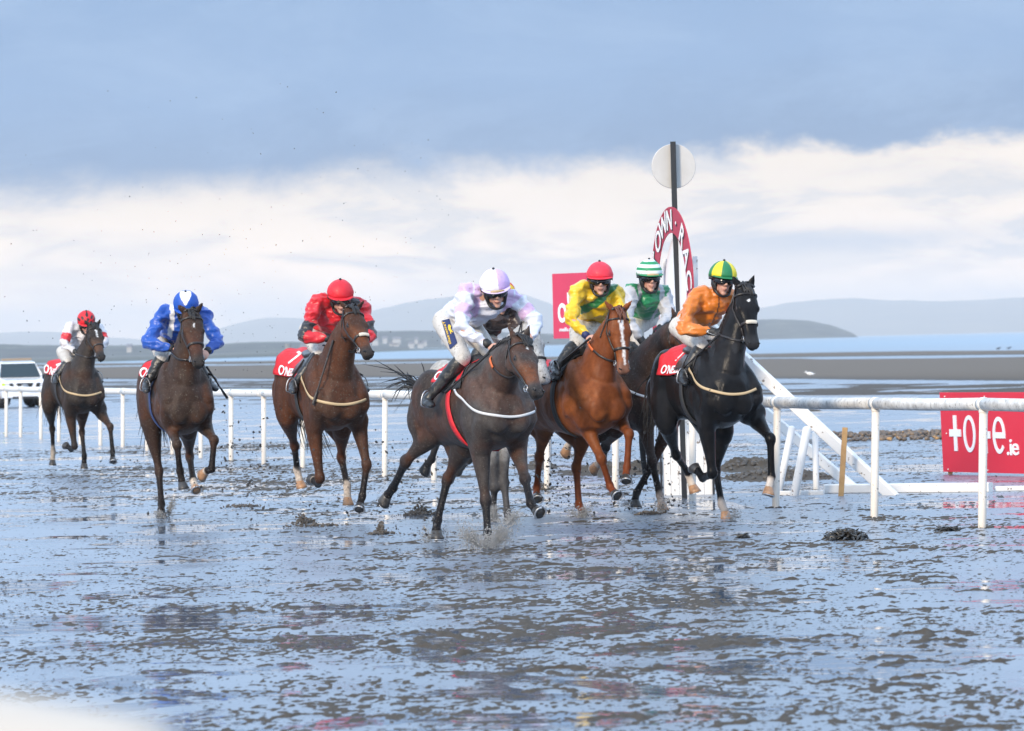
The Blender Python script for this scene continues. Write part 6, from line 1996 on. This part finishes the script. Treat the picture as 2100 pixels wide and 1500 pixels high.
# cast up behind the hooves
for px, py, n, sx, sy, s_ in ((500, 960, 120, 45, 60, 215), (462, 900, 40, 20, 60, 215), (350, 1040, 50, 30, 40, 205), (650, 1020, 90, 45, 50, 230), (790, 1000, 80, 30, 70, 240), (860, 1010, 90, 40, 45, 240), (1120, 960, 150, 28, 50, 215),
                              (1140, 1010, 80, 45, 22, 215), (1300, 1010, 110, 40, 40, 214), (1375, 1030, 60, 20, 25, 214), (1340, 940, 60, 25, 50, 214), (250, 960, 40, 30, 30, 150), (900, 1090, 40, 25, 20, 250), (1180, 900, 40, 20, 60, 215), (560, 1000, 60, 40, 40, 215)):
    for i in range(n):
        x, y = px + random.gauss(0, sx), py + random.gauss(0, sy)
        it.append((PY(x, y, FPX / s_ + random.uniform(-.4, .6)), random.choice((.004, .006, .008, .011, .016)), None))
specks('flying_mud', [q for q in it if q[0].z > .01], M['fly'], 'specks of wet mud thrown up by the galloping hooves')
# low bursts of mud standing up from the sand
it = []
for px, py, wx, hh in ((862, 1054, 22, .17), (858, 1056, 44, .05), (782, 1094, 12, .16), (780, 1096, 30, .04), (622, 1074, 26, .12), (640, 1080, 60, .035), (1112, 1004, 24, .12), (1330, 1056, 30, .05), (500, 1040, 50, .03)):
    c = G(px, py)
    for i in range(110):
        u = random.gauss(0, .42); z = abs(random.gauss(0, .42)) * hh * math.exp(-u * u * 2)
        it.append((Vector((c.x + u * wx / FPX * c.y, c.y + random.gauss(0, .12), z + .004)), random.choice((.006, .009, .013, .018)) * (1 if z < hh * .6 else .5), None))
specks('mud_burst', it, mat('burst_mud', (0.085, 0.07, 0.055), 0.6), 'low bursts of mud leaping from the sand where hooves have struck')
# water splashes
def splash(name, plumes, label):
    g = Geo()
    for px, py, tx, ty, n, spr, s_ in plumes:
        y = FPX / s_
        a = G(px, py); a = PY(px, py, min(a.y, 1e9))
        b = PY(tx, ty, a.y)
        for i in range(n // 2):
            t = random.random() ** .6
            e = a.lerp(b, t) + Vector((random.gauss(0, spr), random.gauss(0, spr), abs(random.gauss(0, spr * .9))))
            s0 = a.lerp(e, random.uniform(.05, .75)) + Vector((random.gauss(0, spr * .25), random.gauss(0, spr * .25), 0))
            r = random.uniform(.0006, .0018)
            g.tube([s0, s0.lerp(e, .5) + Vector((0, 0, .01)), e], [r * .5, r, r * .35], n=4, sub=1)
        for i in range(n * 3):
            e = a.lerp(b, random.random() * 1.15) + Vector((random.gauss(0, spr * 1.3), random.gauss(0, spr), random.gauss(0, spr * 1.2)))
            if e.z > .004: g.ball(e, random.choice((.002, .003, .0045, .006)), 4, 3)
    o = g.obj(name, M['spray']); return tag(o, label, kind='stuff')
splash('water_splash', [(985, 1126, 955, 1092, 300, .042, 251), (1012, 1126, 1036, 1084, 330, .044, 251), (1000, 1128, 1000, 1112, 160, .05, 251)], 'splash of water round the front hoof of the leading bay')
splash('water_splash', [(1044, 1078, 1056, 1058, 190, .035, 222), (1016, 1072, 1008, 1042, 160, .03, 222), (344, 1062, 356, 1026, 130, .018, 205), (336, 1064, 320, 1050, 70, .02, 205), (1352, 1052, 1360, 1032, 110, .028, 214), (1195, 1064, 1206, 1044, 110, .03, 218), (1185, 1064, 1172, 1050, 80, .03, 218), (1496, 1070, 1510, 1056, 80, .03, 225), (893, 1112, 904, 1092, 120, .032, 248), (885, 1112, 872, 1098, 80, .03, 248), (1300, 1046, 1286, 1028, 100, .03, 214)], 'thin splashes of water round the hooves farther back')
